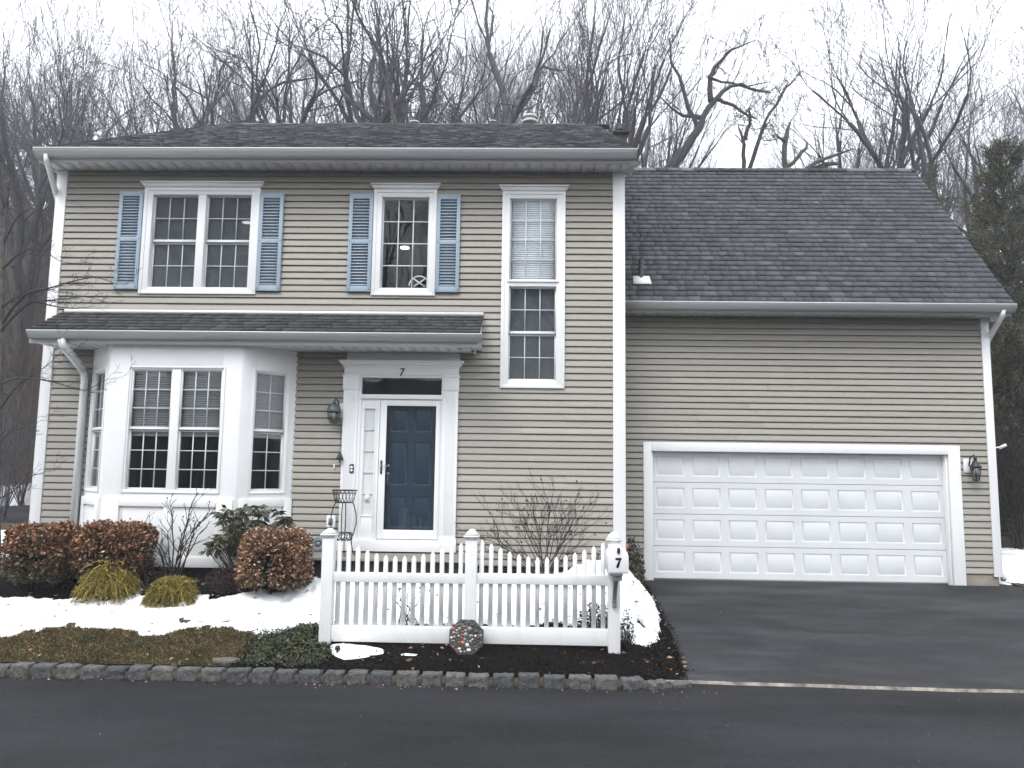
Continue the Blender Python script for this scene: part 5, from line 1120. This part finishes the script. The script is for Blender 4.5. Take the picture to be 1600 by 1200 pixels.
# rhododendron
rng = np.random.default_rng(5); c = np.array([hx(385), 10.45, .28]); t = thing('rhododendron', tuple(c), 'rhododendron with drooping olive leaves at the right of the bay', 'shrub'); mb, sm = MB(), MB()
spots = [(345, 800), (360, 795), (375, 802), (388, 792), (402, 800), (418, 797), (435, 800), (448, 805), (352, 815), (370, 812), (392, 815), (410, 812), (430, 812), (452, 812), (340, 832), (347, 838), (365, 826), (380, 830), (396, 828), (414, 824), (330, 850), (336, 846), (355, 840), (366, 842), (380, 846), (395, 845), (324, 856), (372, 858), (388, 862), (405, 838), (425, 820), (378, 818), (440, 818), (400, 790), (357, 803), (385, 872), (375, 868), (360, 851)]
for px, py in spots + [(a_+6, b_+5) for a_, b_ in spots[::2]] + [(a_-5, b_+4) for a_, b_ in spots[1::2]]:
    Yk = 10.45 + rng.uniform(-.25, .3); hd = P(px+rng.normal()*3, py+rng.normal()*2, Yk)
    nl = rng.integers(9, 13)
    for i in range(nl):
        a = i*6.28/nl + rng.normal()*.2; ax = np.array([math.cos(a)*.85, math.sin(a)*.85, -.55+rng.normal()*.35])
        leaves(mb, (hd + np.array([math.cos(a), math.sin(a), 0])*.01)[None], ax[None], [rng.uniform(.105, .155)], .33, rng, .6)
    b = c + [rng.normal()*.04, rng.normal()*.04, 0]; mid = b*.45 + hd*.55 + np.array([0, 0, -.12]); sm.tube([b, b*.7+mid*.3+[0, 0, .05], mid, hd], [.013, .011, .008, .004], 5)
mb.build('foliage', M['rhodo'], t); sm.build('stems', M['twig'], t)

# ------------------------------------------------------------------ branch growing
def grow(rng, p, d, L_, r, lv, mx_, prm, out):
    stack = [(np.array(p, float), np.array(d, float), L_, r, lv)]
    while stack:
        p, d, L_, r, lv = stack.pop(); n = prm.get('n', 4); pts, rad = [p], [r]; dirs = [d]
        endr = prm.get('taper', .86); rmin = prm['rmin']
        for i in range(n):
            d = d + rng.normal(size=3)*prm['wander'] + np.array([0, 0, prm['up']*(1 if lv else .3)]); d[2] = max(d[2], -.12 if lv < 5 else -.5); d = d/np.linalg.norm(d); p = p + d*L_/n
            pts.append(p); rad.append(max(r*(1-(1-endr)*(i+1)/n), rmin)); dirs.append(d)
        out.append((np.array(pts), np.array(rad), lv))
        if lv >= mx_: continue
        def side(d, ang):
            rv = rng.normal(size=3); s_ = np.cross(d, rv); s_ /= np.linalg.norm(s_)+1e-9; q = d*math.cos(ang)+s_*math.sin(ang); return q/np.linalg.norm(q)
        nf = 3 if rng.random() < prm.get('p3', .25) or lv == 0 and prm.get('split0', 2) == 3 else 2
        if lv == 0: nf = prm.get('split0', nf)
        for k in range(nf):
            a = rng.uniform(*prm['fork'])*(.55 if k == 0 and lv else 1)
            stack.append((p, side(d, a), L_*rng.uniform(*prm['ls']), max(rad[-1]*(rng.uniform(.72, .88) if k == 0 else rng.uniform(.55, .78))*(.62 if lv >= 3 else 1), rmin), lv+1))
        if lv:
            for i in range(1, n):
                if rng.random() < prm['lat']:
                    stack.append((pts[i], side(dirs[i], rng.uniform(.5, 1.1)), L_*rng.uniform(.4, .75), max(rad[i]*.30, rmin), min(lv+2, mx_)))
def tubes(chains, lo, hi):
    mb = MB()
    for pts, rad, lv in chains:
        if lo <= lv <= hi: mb.tube(pts, rad, 7 if rad[0] > .1 else 4 if rad[0] > .03 else 3, cap=False)
    return mb
PR = {
 'oak': dict(wander=.17, up=.03, fork=(.3, .7), ls=(.70, .88), lat=.34, rmin=.0055, split0=3, H0=.20, mx=7, n=4),
 'oak2': dict(wander=.21, up=.03, fork=(.3, .8), ls=(.70, .88), lat=.32, rmin=.0055, split0=3, H0=.19, mx=7, n=4),
 'fan': dict(wander=.07, up=.06, fork=(.18, .42), ls=(.74, .90), lat=.26, rmin=.0055, split0=5, H0=.17, mx=7, n=4),
 'fan2': dict(wander=.09, up=.07, fork=(.2, .5), ls=(.72, .90), lat=.28, rmin=.0055, split0=3, H0=.20, mx=7, n=4),
 'tall': dict(wander=.09, up=.05, fork=(.15, .5), ls=(.72, .86), lat=.45, rmin=.0055, split0=3, H0=.24, mx=7, n=5),
 'wild': dict(wander=.28, up=.02, fork=(.3, .8), ls=(.70, .9), lat=.24, rmin=.009, split0=3, H0=.20, mx=6, n=5)}
PROTO = {}
def proto(kind, seed):
    k = (kind, seed)
    if k not in PROTO:
        rng = np.random.default_rng(seed*17+3); prm = PR[kind]; out = []
        grow(rng, (0, 0, -.4), (rng.normal()*.06, rng.normal()*.06, 1), 20*prm['H0'], .30, 0, prm['mx'], prm, out)
        allp = np.concatenate([c[0] for c in out]); top = np.percentile(allp[:, 2], 99.7)
        k_ = min(1, .50*top/np.percentile(np.hypot(allp[:, 0], allp[:, 1]), 99.9))
        out = [(c[0]*[k_, k_, 1], c[1], c[2]) for c in out]
        tm = tubes(out, 0, 2); bm = tubes(out, 3, 9); PROTO[k] = (tm, bm, top, tm.mesh('trunk', (0, 0, 0)), bm.mesh('branches', (0, 0, 0)))
    return PROTO[k]
def place_tree(kind, seed, px, topy, Y, label, group, m='bark', rot=0, lean=(0, 0), wide=1.0):
    tm, bm, top, m1, m2 = proto(kind, seed); q = P(px, 400, Y); z0 = float(gz(q[0], Y)); zt = P(px, topy, Y)[2]; s_ = (zt-z0)/top
    t = thing('bare_tree', (q[0], Y, z0), label, 'tree', group); t.rotation_euler = (lean[0], lean[1], rot); t.scale = (s_*wide, s_*wide, s_)
    for nm, me in (('trunk', m1), ('branches', m2)):
        o = bpy.data.objects.new(nm, me); COL.objects.link(o); o.parent = t
        if not me.materials: me.materials.append(M[m])
        o.material_slots[0].link = 'OBJECT'; o.material_slots[0].material = M[m]
    return t
G1 = 'bare trees close behind the house'
TR = [('fan', 1, 118, 18, 34, 'bare tree with a wide fan crown left of the main roof', .3, (0, 0), 1.1),
      ('oak', 1, 15, 60, 30, 'bare tree at the left edge of the picture beyond the parking area', .9, (0, .1), 1),
      ('fan2', 2, 262, -6, 38, 'bare tree with spreading top above the double window', 1.7, (0, 0), 1.2),
      ('oak2', 2, 330, 30, 33, 'crooked bare tree above the left end of the main ridge', 2.2, (0, -.12), 1),
      ('oak', 3, 415, -20, 34, 'thick bare oak over the ridge left of the middle window', .4, (0, .05), 1.1),
      ('oak2', 4, 500, -40, 31, 'dark twisting bare tree above the shutters of the middle window', 2.9, (0, .1), 1),
      ('tall', 1, 560, -30, 37, 'straight bare tree rising over the middle of the main roof', 1.1, (0, 0), 1.2),
      ('oak', 5, 622, -60, 33, 'bare tree with heavy curved limbs above the front door', 1.9, (0, -.05), 1.1),
      ('wild', 2, 690, -30, 30, 'gnarled bare tree left of the round roof vent', .2, (0, -.15), 1),
      ('oak2', 6, 745, -80, 34, 'tall forked bare tree directly behind the round roof vent', 4.1, (0, 0), 1),
      ('fan2', 3, 820, -50, 36, 'slender bare tree just right of the round roof vent', .8, (0, .05), 1),
      ('fan', 4, 905, -120, 31, 'huge bare tree with dense upright fan of stems right of the round roof vent', 2.4, (0, 0), 1.0),
      ('fan', 5, 965, -70, 35, 'bare tree leaning right above the right end of the main ridge', 1.2, (0, .05), .75),
      ('fan2', 7, 1376, 28, 35, 'bare tree with three rising limbs over the right part of the garage ridge', .5, (0, 0), .80),
      ('tall', 3, 1465, -30, 34, 'tallest bare tree right of the garage roof with feathery top', 1.4, (0, 0), 1.35),
      ('oak', 7, 1530, 90, 30, 'bare tree between the garage rake and the tall pine', 3.2, (0, .05), 1),
      ('fan2', 5, 1592, 20, 33, 'bare tree at the right edge of the picture above the pine', 2.0, (0, 0), 1.1),
      ('fan2', 8, 1425, 110, 42, 'thin pale bare tree behind the end of the garage ridge', 2.7, (0, 0), .9),
      ('oak2', 9, 200, 95, 42, 'lower bare tree behind the left slope of the main roof', 5.0, (0, 0), 1.1),
      ('tall', 5, 62, 120, 40, 'slim bare tree near the top left gutter corner', .1, (0, 0), 1.2)]
for kind, sd_, px, ty, Y, lb, rot, lean, wd in TR:
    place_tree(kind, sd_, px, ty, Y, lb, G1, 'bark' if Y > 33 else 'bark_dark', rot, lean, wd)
# hand shaped trees in the gap above the garage ridge
def limb_tree(name, label, Y, limbs, m, seed, twigs=None, tw_every=.7, tl=1.0):
    rng = np.random.default_rng(seed); base = P(*limbs[0][0][:2], Y); z0 = float(gz(base[0], Y)); t = thing(name, (base[0], Y, z0), label, 'tree', G1)
    tr_, br = MB(), MB()
    for k, pts in enumerate(limbs):
        w_ = np.array([P(x, y, Y + (0 if k == 0 else rng.uniform(-.3, .3)*min(1, i))) for i, (x, y, r_) in enumerate(pts)]); rd = np.array([r_ for _, _, r_ in pts])
        if k == 0: w_ = np.vstack([[w_[0][0], Y, z0-.3], w_]); rd = np.concatenate([[rd[0]*1.15], rd])
        # resample smoothly
        s_ = np.concatenate([[0], np.cumsum(np.linalg.norm(np.diff(w_, axis=0), axis=1))]); u = np.linspace(0, s_[-1], max(6, int(s_[-1]/.45)))
        w2_ = np.column_stack([np.interp(u, s_, w_[:, i]) for i in range(3)]); r2 = np.interp(u, s_, rd)
        for _ in range(2): w2_[1:-1] = (w2_[:-2]+2*w2_[1:-1]+w2_[2:])/4
        w2_[1:-1] += rng.normal(size=w2_[1:-1].shape)*.04
        tr_.tube(w2_, r2, 7)
        if twigs:
            out = []
            for i in range(2, len(w2_)):
                if r2[i] < twigs and rng.random() < tw_every:
                    d = w2_[i]-w2_[i-1]; d = d/np.linalg.norm(d); rv = np.cross(d, rng.normal(size=3)); rv /= np.linalg.norm(rv); grow(rng, w2_[i], (d*.6+rv*.9)/1.1, tl*rng.uniform(.5, 1.1), max(r2[i]*.4, .014), 4, 7, dict(wander=.2, up=.05, fork=(.3, .8), ls=(.6, .85), lat=.3, rmin=.010, n=3), out)
            for pts_, rad_, _ in out: br.tube(pts_, rad_, 3, cap=False)
    tr_.build('trunk', M[m], t, smooth=True)
    if br.n: br.build('branches', M[m], t)
limb_tree('bare_tree', 'leaning bare tree with long crooked limbs reaching over the left of the garage ridge', 31,
  [[(1022, 300, .22), (1062, 245, .20), (1092, 205, .17), (1098, 180, .13), (1118, 152, .10), (1150, 125, .07), (1185, 140, .06), (1205, 145, .03)],
   [(1092, 205, .11), (1075, 170, .09), (1068, 130, .08), (1050, 100, .05), (1046, 60, .03)],
   [(1110, 158, .12), (1106, 120, .10), (1122, 90, .07), (1150, 70, .04), (1182, 62, .02)],
   [(1118, 152, .10), (1140, 165, .07), (1165, 175, .06), (1182, 186, .03)],
   [(1106, 120, .07), (1128, 132, .05), (1165, 134, .04), (1200, 128, .02)], [(1098, 185, .13), (1075, 185, .08), (1055, 175, .05), (1030, 150, .03)]], 'bark_dark', 3, .14, .8, 1.1)
limb_tree('bare_tree', 'slim twin stemmed bare tree in the sky gap above the garage roof', 33,
  [[(1163, 285, .10), (1163, 240, .09), (1164, 218, .08), (1160, 205, .05), (1153, 196, .03)], [(1164, 218, .10), (1171, 195, .08), (1170, 168, .04)],
   [(1166, 280, .10), (1178, 230, .09), (1192, 205, .08), (1198, 180, .06), (1222, 150, .07), (1234, 128, .05), (1244, 122, .02)], [(1192, 205, .06), (1203, 187, .03)], [(1230, 135, .04), (1226, 124, .02)]], 'bark_dark', 4, .10, .35, .6)
limb_tree('broken_tree', 'broken snag with a jagged top standing above the garage ridge', 32,
  [[(1227, 290, .12), (1227, 240, .11), (1228, 215, .11), (1228, 198, .08), (1237, 186, .02)], [(1226, 222, .08), (1218, 216, .06), (1211, 209, .03)], [(1228, 262, .09), (1245, 248, .09), (1258, 238, .08), (1261, 222, .05)],
   [(1244, 285, .12), (1262, 258, .10), (1280, 244, .08), (1310, 243, .06), (1335, 232, .02)], [(1262, 268, .1), (1285, 258, .10), (1300, 254, .09), (1315, 256, .04)]], 'bark_pale', 5, .07, .5, .9)
# far woods: one mass
def far_mass(name, spec, m, seed, lbl=None):
    rng = np.random.default_rng(seed); mb = MB()
    for px, ty, Y, wd in spec:
        kind, sd_ = [('oak', 1), ('fan2', 2), ('tall', 1), ('oak2', 2), ('tall', 3), ('fan', 5)][rng.integers(6)]; tm, bm, top, _, _ = proto(kind, sd_)
        q = P(px, 400, abs(Y))*1.0
        if Y < 0: q = np.array([px, Y, 0])
        z0 = float(gz(q[0], q[1])); zt = P(px, ty, Y)[2] if Y > 0 else z0+ty; s_ = (zt-z0)/top; a = rng.uniform(0, 6.28); ca, sa = math.cos(a)*s_*wd, math.sin(a)*s_*wd
        for src in (tm, bm):
            v = np.concatenate(src.v); f = np.concatenate([x for x in src.f if x.shape[1] == 4])
            if src is bm:
                nt_ = len(f); keepf = f
            w_ = np.column_stack([v[:, 0]*ca-v[:, 1]*sa+q[0], v[:, 0]*sa+v[:, 1]*ca+q[1], v[:, 2]*s_+z0]); mb.add(w_, f)
    o = mb.build(name, M[m], kind='stuff'); return o
rg = random.Random(4); spec = []
def tline(px):
    return float(np.interp(px, [-100, 60, 200, 330, 450, 1000, 1060, 1130, 1330, 1380, 1480, 1700], [110, 100, 95, 90, 70, 80, 160, 232, 236, 190, 150, 130]))
for i in range(30):
    px = -90 + i*60 + rg.uniform(-14, 14); Y = rg.uniform(46, 66); spec.append((px, tline(px) + rg.uniform(-35, 30)*(.3 if 1090 < px < 1340 else 1), Y, .75 if 1060 < px < 1370 else 1.15))
FARW = far_mass('woods', spec, 'bark_hazed', 5)
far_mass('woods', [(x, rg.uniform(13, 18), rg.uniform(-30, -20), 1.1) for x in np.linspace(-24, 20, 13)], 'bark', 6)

# ------------------------------------------------------------------ bare shrubs
def twiggy(name, label, base, tips, m, seed, cat='shrub', lv=(1, 3), r0=.008, berries=None, bm=None, group=None, fork=(.25, .6), lat=.35, wander=.12, rmin=.0016, lfrac=.5, gz0=None):
    rng = np.random.default_rng(seed); base = np.array(base, float); t = thing(name, tuple(base), label, cat, group); mb = MB(); bb = MB(); ends = []
    for tip in tips:
        tip = np.array(tip, float); b = base + [rng.normal()*.05, rng.normal()*.05, -.02]; d = tip-b; L_ = np.linalg.norm(d); d0 = d/L_ + np.array([0, 0, .25]); d0 /= np.linalg.norm(d0)
        out = []; k = np.linspace(0, 1, 6)[:, None]; pts = b + d*k + np.array([d0*0])*0 + (np.array([0, 0, 1.])*(.10*L_)*np.sin(k*math.pi)) + rng.normal(size=(6, 3))*.012*L_*(k > 0)
        out.append((pts, np.linspace(r0, r0*.35, 6), 0))
        for i in range(2, 6):
            for _ in range(2):
                if rng.random() < .75:
                    dd = pts[i]-pts[i-1]; dd /= np.linalg.norm(dd); rv = np.cross(dd, rng.normal(size=3)); rv /= np.linalg.norm(rv)
                    grow(rng, pts[i], dd*.8+rv*.6, L_*lfrac*rng.uniform(.12, .35), max(r0*.4, rmin), lv[0], lv[1], dict(wander=wander, up=.06, fork=fork, ls=(.6, .85), lat=lat, rmin=rmin, n=3), out)
        for p_, r_, _ in out: mb.tube(p_, r_, 4 if r_[0] > .004 else 3, cap=False); ends.append(p_[-1])
    mb.build('stems', m, t)
    if berries:
        e = np.array(ends); e = e[rng.random(len(e)) < berries[0]]
        for q in e: s_ = berries[1]*rng.uniform(.6, 1.2); bb.lathe([(0, -s_), (s_*.8, -s_*.4), (s_*.8, s_*.4), (0, s_)], q, 5)
        if bb.n: bb.build('berries', bm or m, t)
    return t
def tp(Y, pts, j=.2, s=1):
    rr = random.Random(s); return [P(x, y, Y+rr.uniform(-j, j)) for x, y in pts]
c = PG(268, 893, gz); Yc = 10.25; b = P(268, 905, Yc); b[2] = float(gz(b[0], Yc))
twiggy('bare_shrub', 'bare upright shrub with black seed heads before the bay window', b, tp(Yc, [(225, 820), (236, 835), (303, 775), (270, 790), (328, 800), (318, 825), (296, 805), (286, 850), (250, 850), (312, 815), (262, 830), (300, 840)], .15, 2), M['twig_dark'], 31, r0=.012, lv=(2, 3), berries=(.10, .012), bm=M['twig_dark'], lfrac=.6)
Yc = 10.75; b = P(852, 890, Yc); b[2] = float(gz(b[0], Yc))
twiggy('bare_shrub', 'large bare twiggy shrub with withered flower heads behind the right fence panel', b, tp(Yc, [(778, 825), (760, 835), (800, 812), (815, 800), (832, 795), (850, 782), (862, 775), (880, 800), (900, 810), (915, 803), (908, 828), (890, 830), (785, 850), (870, 812), (840, 815), (822, 830), (770, 862), (905, 850), (858, 800), (885, 815), (765, 845), (895, 870)], .3, 3), M['twig'], 32, r0=.011, lv=(2, 4), berries=(.05, .014), bm=M['maroon'], lfrac=.7, lat=.4)
# low maroon shrubs
def lowbush(name, label, px0, px1, py0, py1, Y, n, m, seed, tw=True, size=(.018, .035), tips=12, ry=.25):
    rng = np.random.default_rng(seed); xa_, xb_ = P(px0, (py0+py1)/2, Y)[0], P(px1, (py0+py1)/2, Y)[0]; c = np.array([(xa_+xb_)/2, Y, 0.]); c[2] = float(gz(c[0], Y)); zt = P((px0+px1)/2, py0, Y)[2]; h = max(zt-c[2], .12); rx = (xb_-xa_)/2
    t = thing(name, tuple(c), label, 'shrub')
    a = rng.uniform(0, 6.28, n); rr = np.sqrt(rng.uniform(0, 1, n)); zz = rng.uniform(.1, 1, n)*(1-.55*rr**2); p = np.column_stack([c[0]+rx*rr*np.cos(a), Y+ry*rr*np.sin(a), c[2]+h*zz])
    mb = MB(); leaves(mb, p, rng.normal(size=(n, 3))+[0, 0, .4], rng.uniform(*size, n), .5, rng); mb.build('foliage', m, t)
    mb = MB()
    for _ in range(tips*3):
        i = rng.integers(n); b = c + [rng.normal()*rx*.2, rng.normal()*.04, -.01]; mb.tube([b, (b+p[i])/2+rng.normal(size=3)*.02, p[i]+(p[i]-b)*.08], [.005, .0035, .002], 3)
    mb.build('stems', M['twig_dark'], t); return t
lowbush('barberry', 'low dark maroon shrub under the rhododendron', 320, 388, 878, 928, 10.15, 1500, M['maroon'], 41)
lowbush('barberry', 'dark maroon twiggy shrub between the bronze shrub and bare stems', 222, 262, 880, 915, 10.3, 600, M['maroon'], 42)
lowbush('juniper', 'olive green low shrub between mailbox and garage casing', 968, 1006, 838, 905, 11.6, 1500, M['green_leaf'], 43, size=(.03, .07))
lowbush('evergreen_shrub', 'dark olive shrub at the white corner board behind the mailbox', 925, 965, 855, 900, 11.0, 900, M['green_leaf'], 46, size=(.025, .05))
lowbush('buried_shrub', 'dark low shrub poking out of the snow behind the right fence panel', 900, 968, 938, 985, 9.27, 1500, M['twig_dark'], 44, size=(.02, .045), ry=.12)
lowbush('buried_shrub', 'dark leafy sprig emerging from the snow heap beside the mailbox post', 967, 992, 950, 975, 9.08, 500, M['twig_dark'], 45, size=(.015, .035), ry=.08)
Yc = 9.35; b = P(635, 963, Yc); b[2] = float(gz(b[0], Yc))+.05
twiggy('dead_perennial', 'dark dead stalks in the snow behind the left fence panel', b, tp(Yc, [(600, 915), (612, 925), (625, 905), (638, 912), (648, 905), (660, 920), (672, 915), (618, 940), (655, 940), (630, 930), (644, 930)], .1, 5), M['twig_dark'], 33, r0=.006, lv=(3, 3), lfrac=.3, berries=(.15, .010), bm=M['twig_dark'], cat='plant')
b = P(493, 985, 9.1); b[2] = float(gz(b[0], 9.1))
twiggy('cut_stalks', 'short cut black stalks left of the first fence post', b, tp(9.1, [(486, 972), (490, 975), (496, 973), (500, 975)], .03, 6), M['black'], 34, r0=.007, lv=(3, 3), lfrac=.01, cat='plant')
# brush and shrubs past the corners
def scrub(label, px, Y, ytop, spread, n, m, seed, name='bare_shrub', r0=.014, lv=(2, 4)):
    q = P(px, 700, Y); z0 = float(gz(q[0], Y)); h = P(px, ytop, Y)[2]-z0; rr = random.Random(seed)
    tips = [(q[0]+rr.uniform(-spread, spread), Y+rr.uniform(-spread, spread)*.6, z0+h*rr.uniform(.6, 1)) for _ in range(n)]
    twiggy(name, label, (q[0], Y, z0), tips, m, seed, r0=r0, lv=lv, rmin=.004, lfrac=.8, lat=.4)
scrub('tangled bare shrub at the snow left of the house', 12, 20.5, 640, 1.3, 16, M['bark'], 51)
scrub('reddish bare brush behind the left corner board', 40, 25, 520, 2.0, 20, M['brush'], 52)
scrub('dense reddish brush at the left edge of the picture', -10, 27, 500, 2.4, 22, M['brush'], 53)
scrub('grey brown thicket halfway up the left corner board', 70, 29, 430, 2.4, 22, M['brush'], 54)
scrub('dark bare shrub past the garage downspout', 1583, 14.6, 700, .8, 26, M['twig_dark'], 55, r0=.012)
scrub('second dark bare shrub at the far right edge', 1606, 15.6, 680, .9, 22, M['twig_dark'], 56, r0=.012)
for i, (px, Y, yt, lb) in enumerate(((-60, 30, 380, 'brush clump beyond the left picture edge'), (25, 33, 350, 'pale brush clump high on the left slope'), (95, 34, 360, 'brush clump on the slope by the upper corner board'))):
    scrub(lb, px, Y, yt, 3, 20, M['bark' if i != 1 else 'brush'], 60+i, r0=.02)
ub_ = MB(); rng = np.random.default_rng(91)
for _ in range(1500):
    if rng.random() < .72: x_, y_ = rng.uniform(-34, -8.2), rng.uniform(27, 40)
    else: x_, y_ = rng.uniform(9, 28), rng.uniform(22, 36)
    z_ = float(gz(x_, y_)); h_ = rng.uniform(.8, 3.2); le = rng.normal(size=2)*.5
    k = np.linspace(0, 1, 5); arch_ = np.column_stack([x_+le[0]*h_*k**1.6+rng.normal(size=5)*.05, y_+le[1]*h_*k**1.6, z_+h_*(k-.35*abs(le[0])*k**2.5)])
    ub_.tube(arch_, np.linspace(.016, .005, 5), 3, cap=False)
    for i in range(1, 5):
        for _q in range(2):
            e_ = arch_[i] + rng.normal(size=3)*[.35, .35, .25] + [0, 0, .25]; ub_.tube([arch_[i], (arch_[i]+e_)/2+rng.normal(size=3)*.05, e_], [.007, .005, .004], 3, cap=False)
ub_.build('undergrowth', M['brush'], kind='stuff')
# ornamental tree at the left edge, its limbs cross the corner board
rng = np.random.default_rng(77); Yt = 10.7; z0 = float(gz(-7.35, Yt)); ct = thing('ornamental_tree', (-7.42, Yt, z0), 'small bare pale barked tree at the left edge with twigs crossing the corner board', 'tree')
tr_, br, out = MB(), MB(), []
def wl(pts): return np.array([P(x, y, Y) for x, y, Y in pts])
limbs = [([(-4, 900, 10.7), (-6, 800, 10.7), (-3, 700, 10.7), (0, 600, 10.7), (3, 500, 10.7), (4, 400, 10.7), (10, 330, 10.7), (14, 280, 10.6)], .055, .02),
         ([(4, 505, 10.7), (20, 480, 10.5), (45, 455, 10.4), (80, 450, 10.3), (110, 440, 10.3), (150, 432, 10.2), (185, 445, 10.2)], .022, .003),
         ([(2, 480, 10.7), (22, 466, 10.6), (30, 462, 10.6), (60, 470, 10.4), (100, 468, 10.3), (130, 462, 10.2), (160, 470, 10.2)], .02, .003),
         ([(0, 520, 10.7), (15, 500, 10.6), (50, 470, 10.5), (90, 480, 10.4), (120, 482, 10.3), (150, 478, 10.3)], .02, .003),
         ([(1, 600, 10.7), (25, 590, 10.5), (60, 592, 10.3), (95, 600, 10.2), (135, 612, 10.1), (165, 592, 10.1), (190, 590, 10.1)], .016, .002),
         ([(0, 640, 10.7), (20, 610, 10.5), (45, 590, 10.4), (75, 570, 10.3), (100, 545, 10.2)], .014, .002),
         ([(-3, 780, 10.7), (20, 768, 10.4), (45, 745, 10.3), (70, 738, 10.2), (95, 728, 10.2)], .012, .002),
         ([(4, 420, 10.7), (30, 395, 10.5), (60, 385, 10.4), (95, 410, 10.3), (125, 412, 10.3)], .018, .002),
         ([(6, 380, 10.7), (25, 340, 10.5), (45, 325, 10.4), (75, 330, 10.3)], .016, .002), ([(10, 330, 10.7), (-5, 290, 10.6), (-12, 250, 10.5)], .016, .004),
         ([(0, 690, 10.7), (18, 672, 10.5), (40, 668, 10.4), (62, 650, 10.3)], .012, .002)]
for k, (pts, r0, r1) in enumerate(limbs):
    w_ = wl(pts)
    if k == 0: w_ = np.vstack([[w_[0][0], Yt, z0-.05], w_])
    s_ = np.concatenate([[0], np.cumsum(np.linalg.norm(np.diff(w_, axis=0), axis=1))]); u = np.linspace(0, s_[-1], max(7, int(s_[-1]/.09))); w2_ = np.column_stack([np.interp(u, s_, w_[:, i]) for i in range(3)])
    w2_[1:-1] = (w2_[:-2]+2*w2_[1:-1]+w2_[2:])/4; r2 = np.linspace(r0, r1, len(u)); (tr_ if k == 0 else br).tube(w2_, r2, 7 if k == 0 else 5)
    for i in range(3, len(w2_)):
        if rng.random() < (.75 if k else .3):
            d = w2_[i]-w2_[i-1]; d = d/np.linalg.norm(d); rv = np.cross(d, rng.normal(size=3)); rv /= np.linalg.norm(rv); grow(rng, w2_[i], d*.7+rv*.7, rng.uniform(.08, .2), max(r2[i]*.45, .0022), 1, 3, dict(wander=.22, up=.03, fork=(.3, .8), ls=(.6, .9), lat=.3, rmin=.0018, n=3), out)
tr_.build('trunk', M['bark_pale'], ct, smooth=True)
for p_, r_, _ in out: br.tube(p_, r_, 3, cap=False)
br.build('branches', M['bark_dark'], ct)
# ------------------------------------------------------------------ pines at the right
def pine(label, px, Y, ytop, rad, seed, n=150, low=.06):
    n = int(n*1.35); rng = np.random.default_rng(seed); q = P(px, 700, Y); z0 = float(gz(q[0], Y)); H_ = P(px, ytop, Y)[2]-z0; c = np.array([q[0], Y, z0]); t = thing('pine_tree', tuple(c), label, 'tree', 'pines right of the garage')
    tr_, br, nd = MB(), MB(), MB()
    tr_.tube([c+[0, 0, -.2], c+[.05, 0, H_*.5], c+[0, 0, H_*.97]], [.17*H_/9, .11*H_/9, .015], 8); tr_.build('trunk', M['bark'], t)
    for i in range(n):
        f_ = low + (1-low)*((i+rng.random())/n); a = rng.uniform(0, 6.28); L_ = rad*(1-f_)**.62*rng.uniform(.6, 1.08)+.15; b = c+[0, 0, H_*f_]; d = np.array([math.cos(a), math.sin(a), .10+.35*f_])
        k = np.linspace(0, 1, 5)[:, None]; pts = b + d*k*L_ + np.array([0, 0, 1.])*(-.22*L_*k + .30*L_*k**2.2); br.tube(pts, np.linspace(.028, .006, 5)*min(1, L_), 4, cap=False)
        nc = int(5+L_*9)
        for j in range(nc):
            s_ = rng.uniform(.25, 1.02); ii = min(int(s_*4), 3); ff = s_*4-ii; p0 = pts[ii]*(1-ff)+pts[min(ii+1, 4)]*ff; sp = (1.1-s_)*.5+.1
            tip = p0 + rng.normal(size=3)*[sp*L_*.32, sp*L_*.32, .05]; m_ = 22; ax = rng.normal(size=(m_, 3))+d*.7+[0, 0, .45]; leaves(nd, tip+rng.normal(size=(m_, 3))*.055, ax, rng.uniform(.08, .15, m_), .15, rng, .2)
    br.build('branches', M['bark_dark'], t); nd.build('foliage', M['needle'], t)
pine('tall dark green pine at the right edge past the garage', 1592, 18.5, 228, 2.1, 81, 170)
pine('olive green pine just behind the garage gutter end', 1560, 24, 330, 2.4, 82, 130)
pine('low pine close behind the garage corner board', 1585, 16.2, 520, 1.25, 83, 90)
pine('pine half hidden by the sloping garage roof edge', 1480, 27, 268, 2.0, 84, 110)
# white cable box past the garage corner
q = P(1571, 888, 13.4); z0 = float(gz(q[0], 13.4)); mb = MB(); zt = P(1571, 878, 13.4)[2]; mb.box(q[0]-.14, q[0]+.14, 13.3, 13.6, z0, max(zt-.03, z0+.3)); ub = thing('utility_box', (q[0], 13.4, z0), 'squat white utility box past the garage corner', 'utility box'); mb.build('cabinet', M['trim'], ub, bevel=.01)
mb = MB(); zz = max(zt-.03, z0+.3); mb.box(q[0]-.155, q[0]+.155, 13.285, 13.615, zz, zz+.03); mb.build('lid', M['trim'], ub, bevel=.008)

# ------------------------------------------------------------------ thin winter haze over the whole place
hm = bpy.data.materials.new('haze_air'); hm.use_nodes = True; ht = hm.node_tree
for n_ in list(ht.nodes):
    if n_.type == 'BSDF_PRINCIPLED': ht.nodes.remove(n_)
pv = ht.nodes.new('ShaderNodeVolumePrincipled'); pv.inputs['Color'].default_value = (.93, .95, 1, 1); pv.inputs['Density'].default_value = .0022; pv.inputs['Anisotropy'].default_value = .2
ht.links.new(pv.outputs[0], ht.nodes['Material Output'].inputs['Volume'])
hz = MB().box(-175, 175, -95, 215, -3, 75).build('haze', hm, loc=(0, 0, 0), kind='stuff')
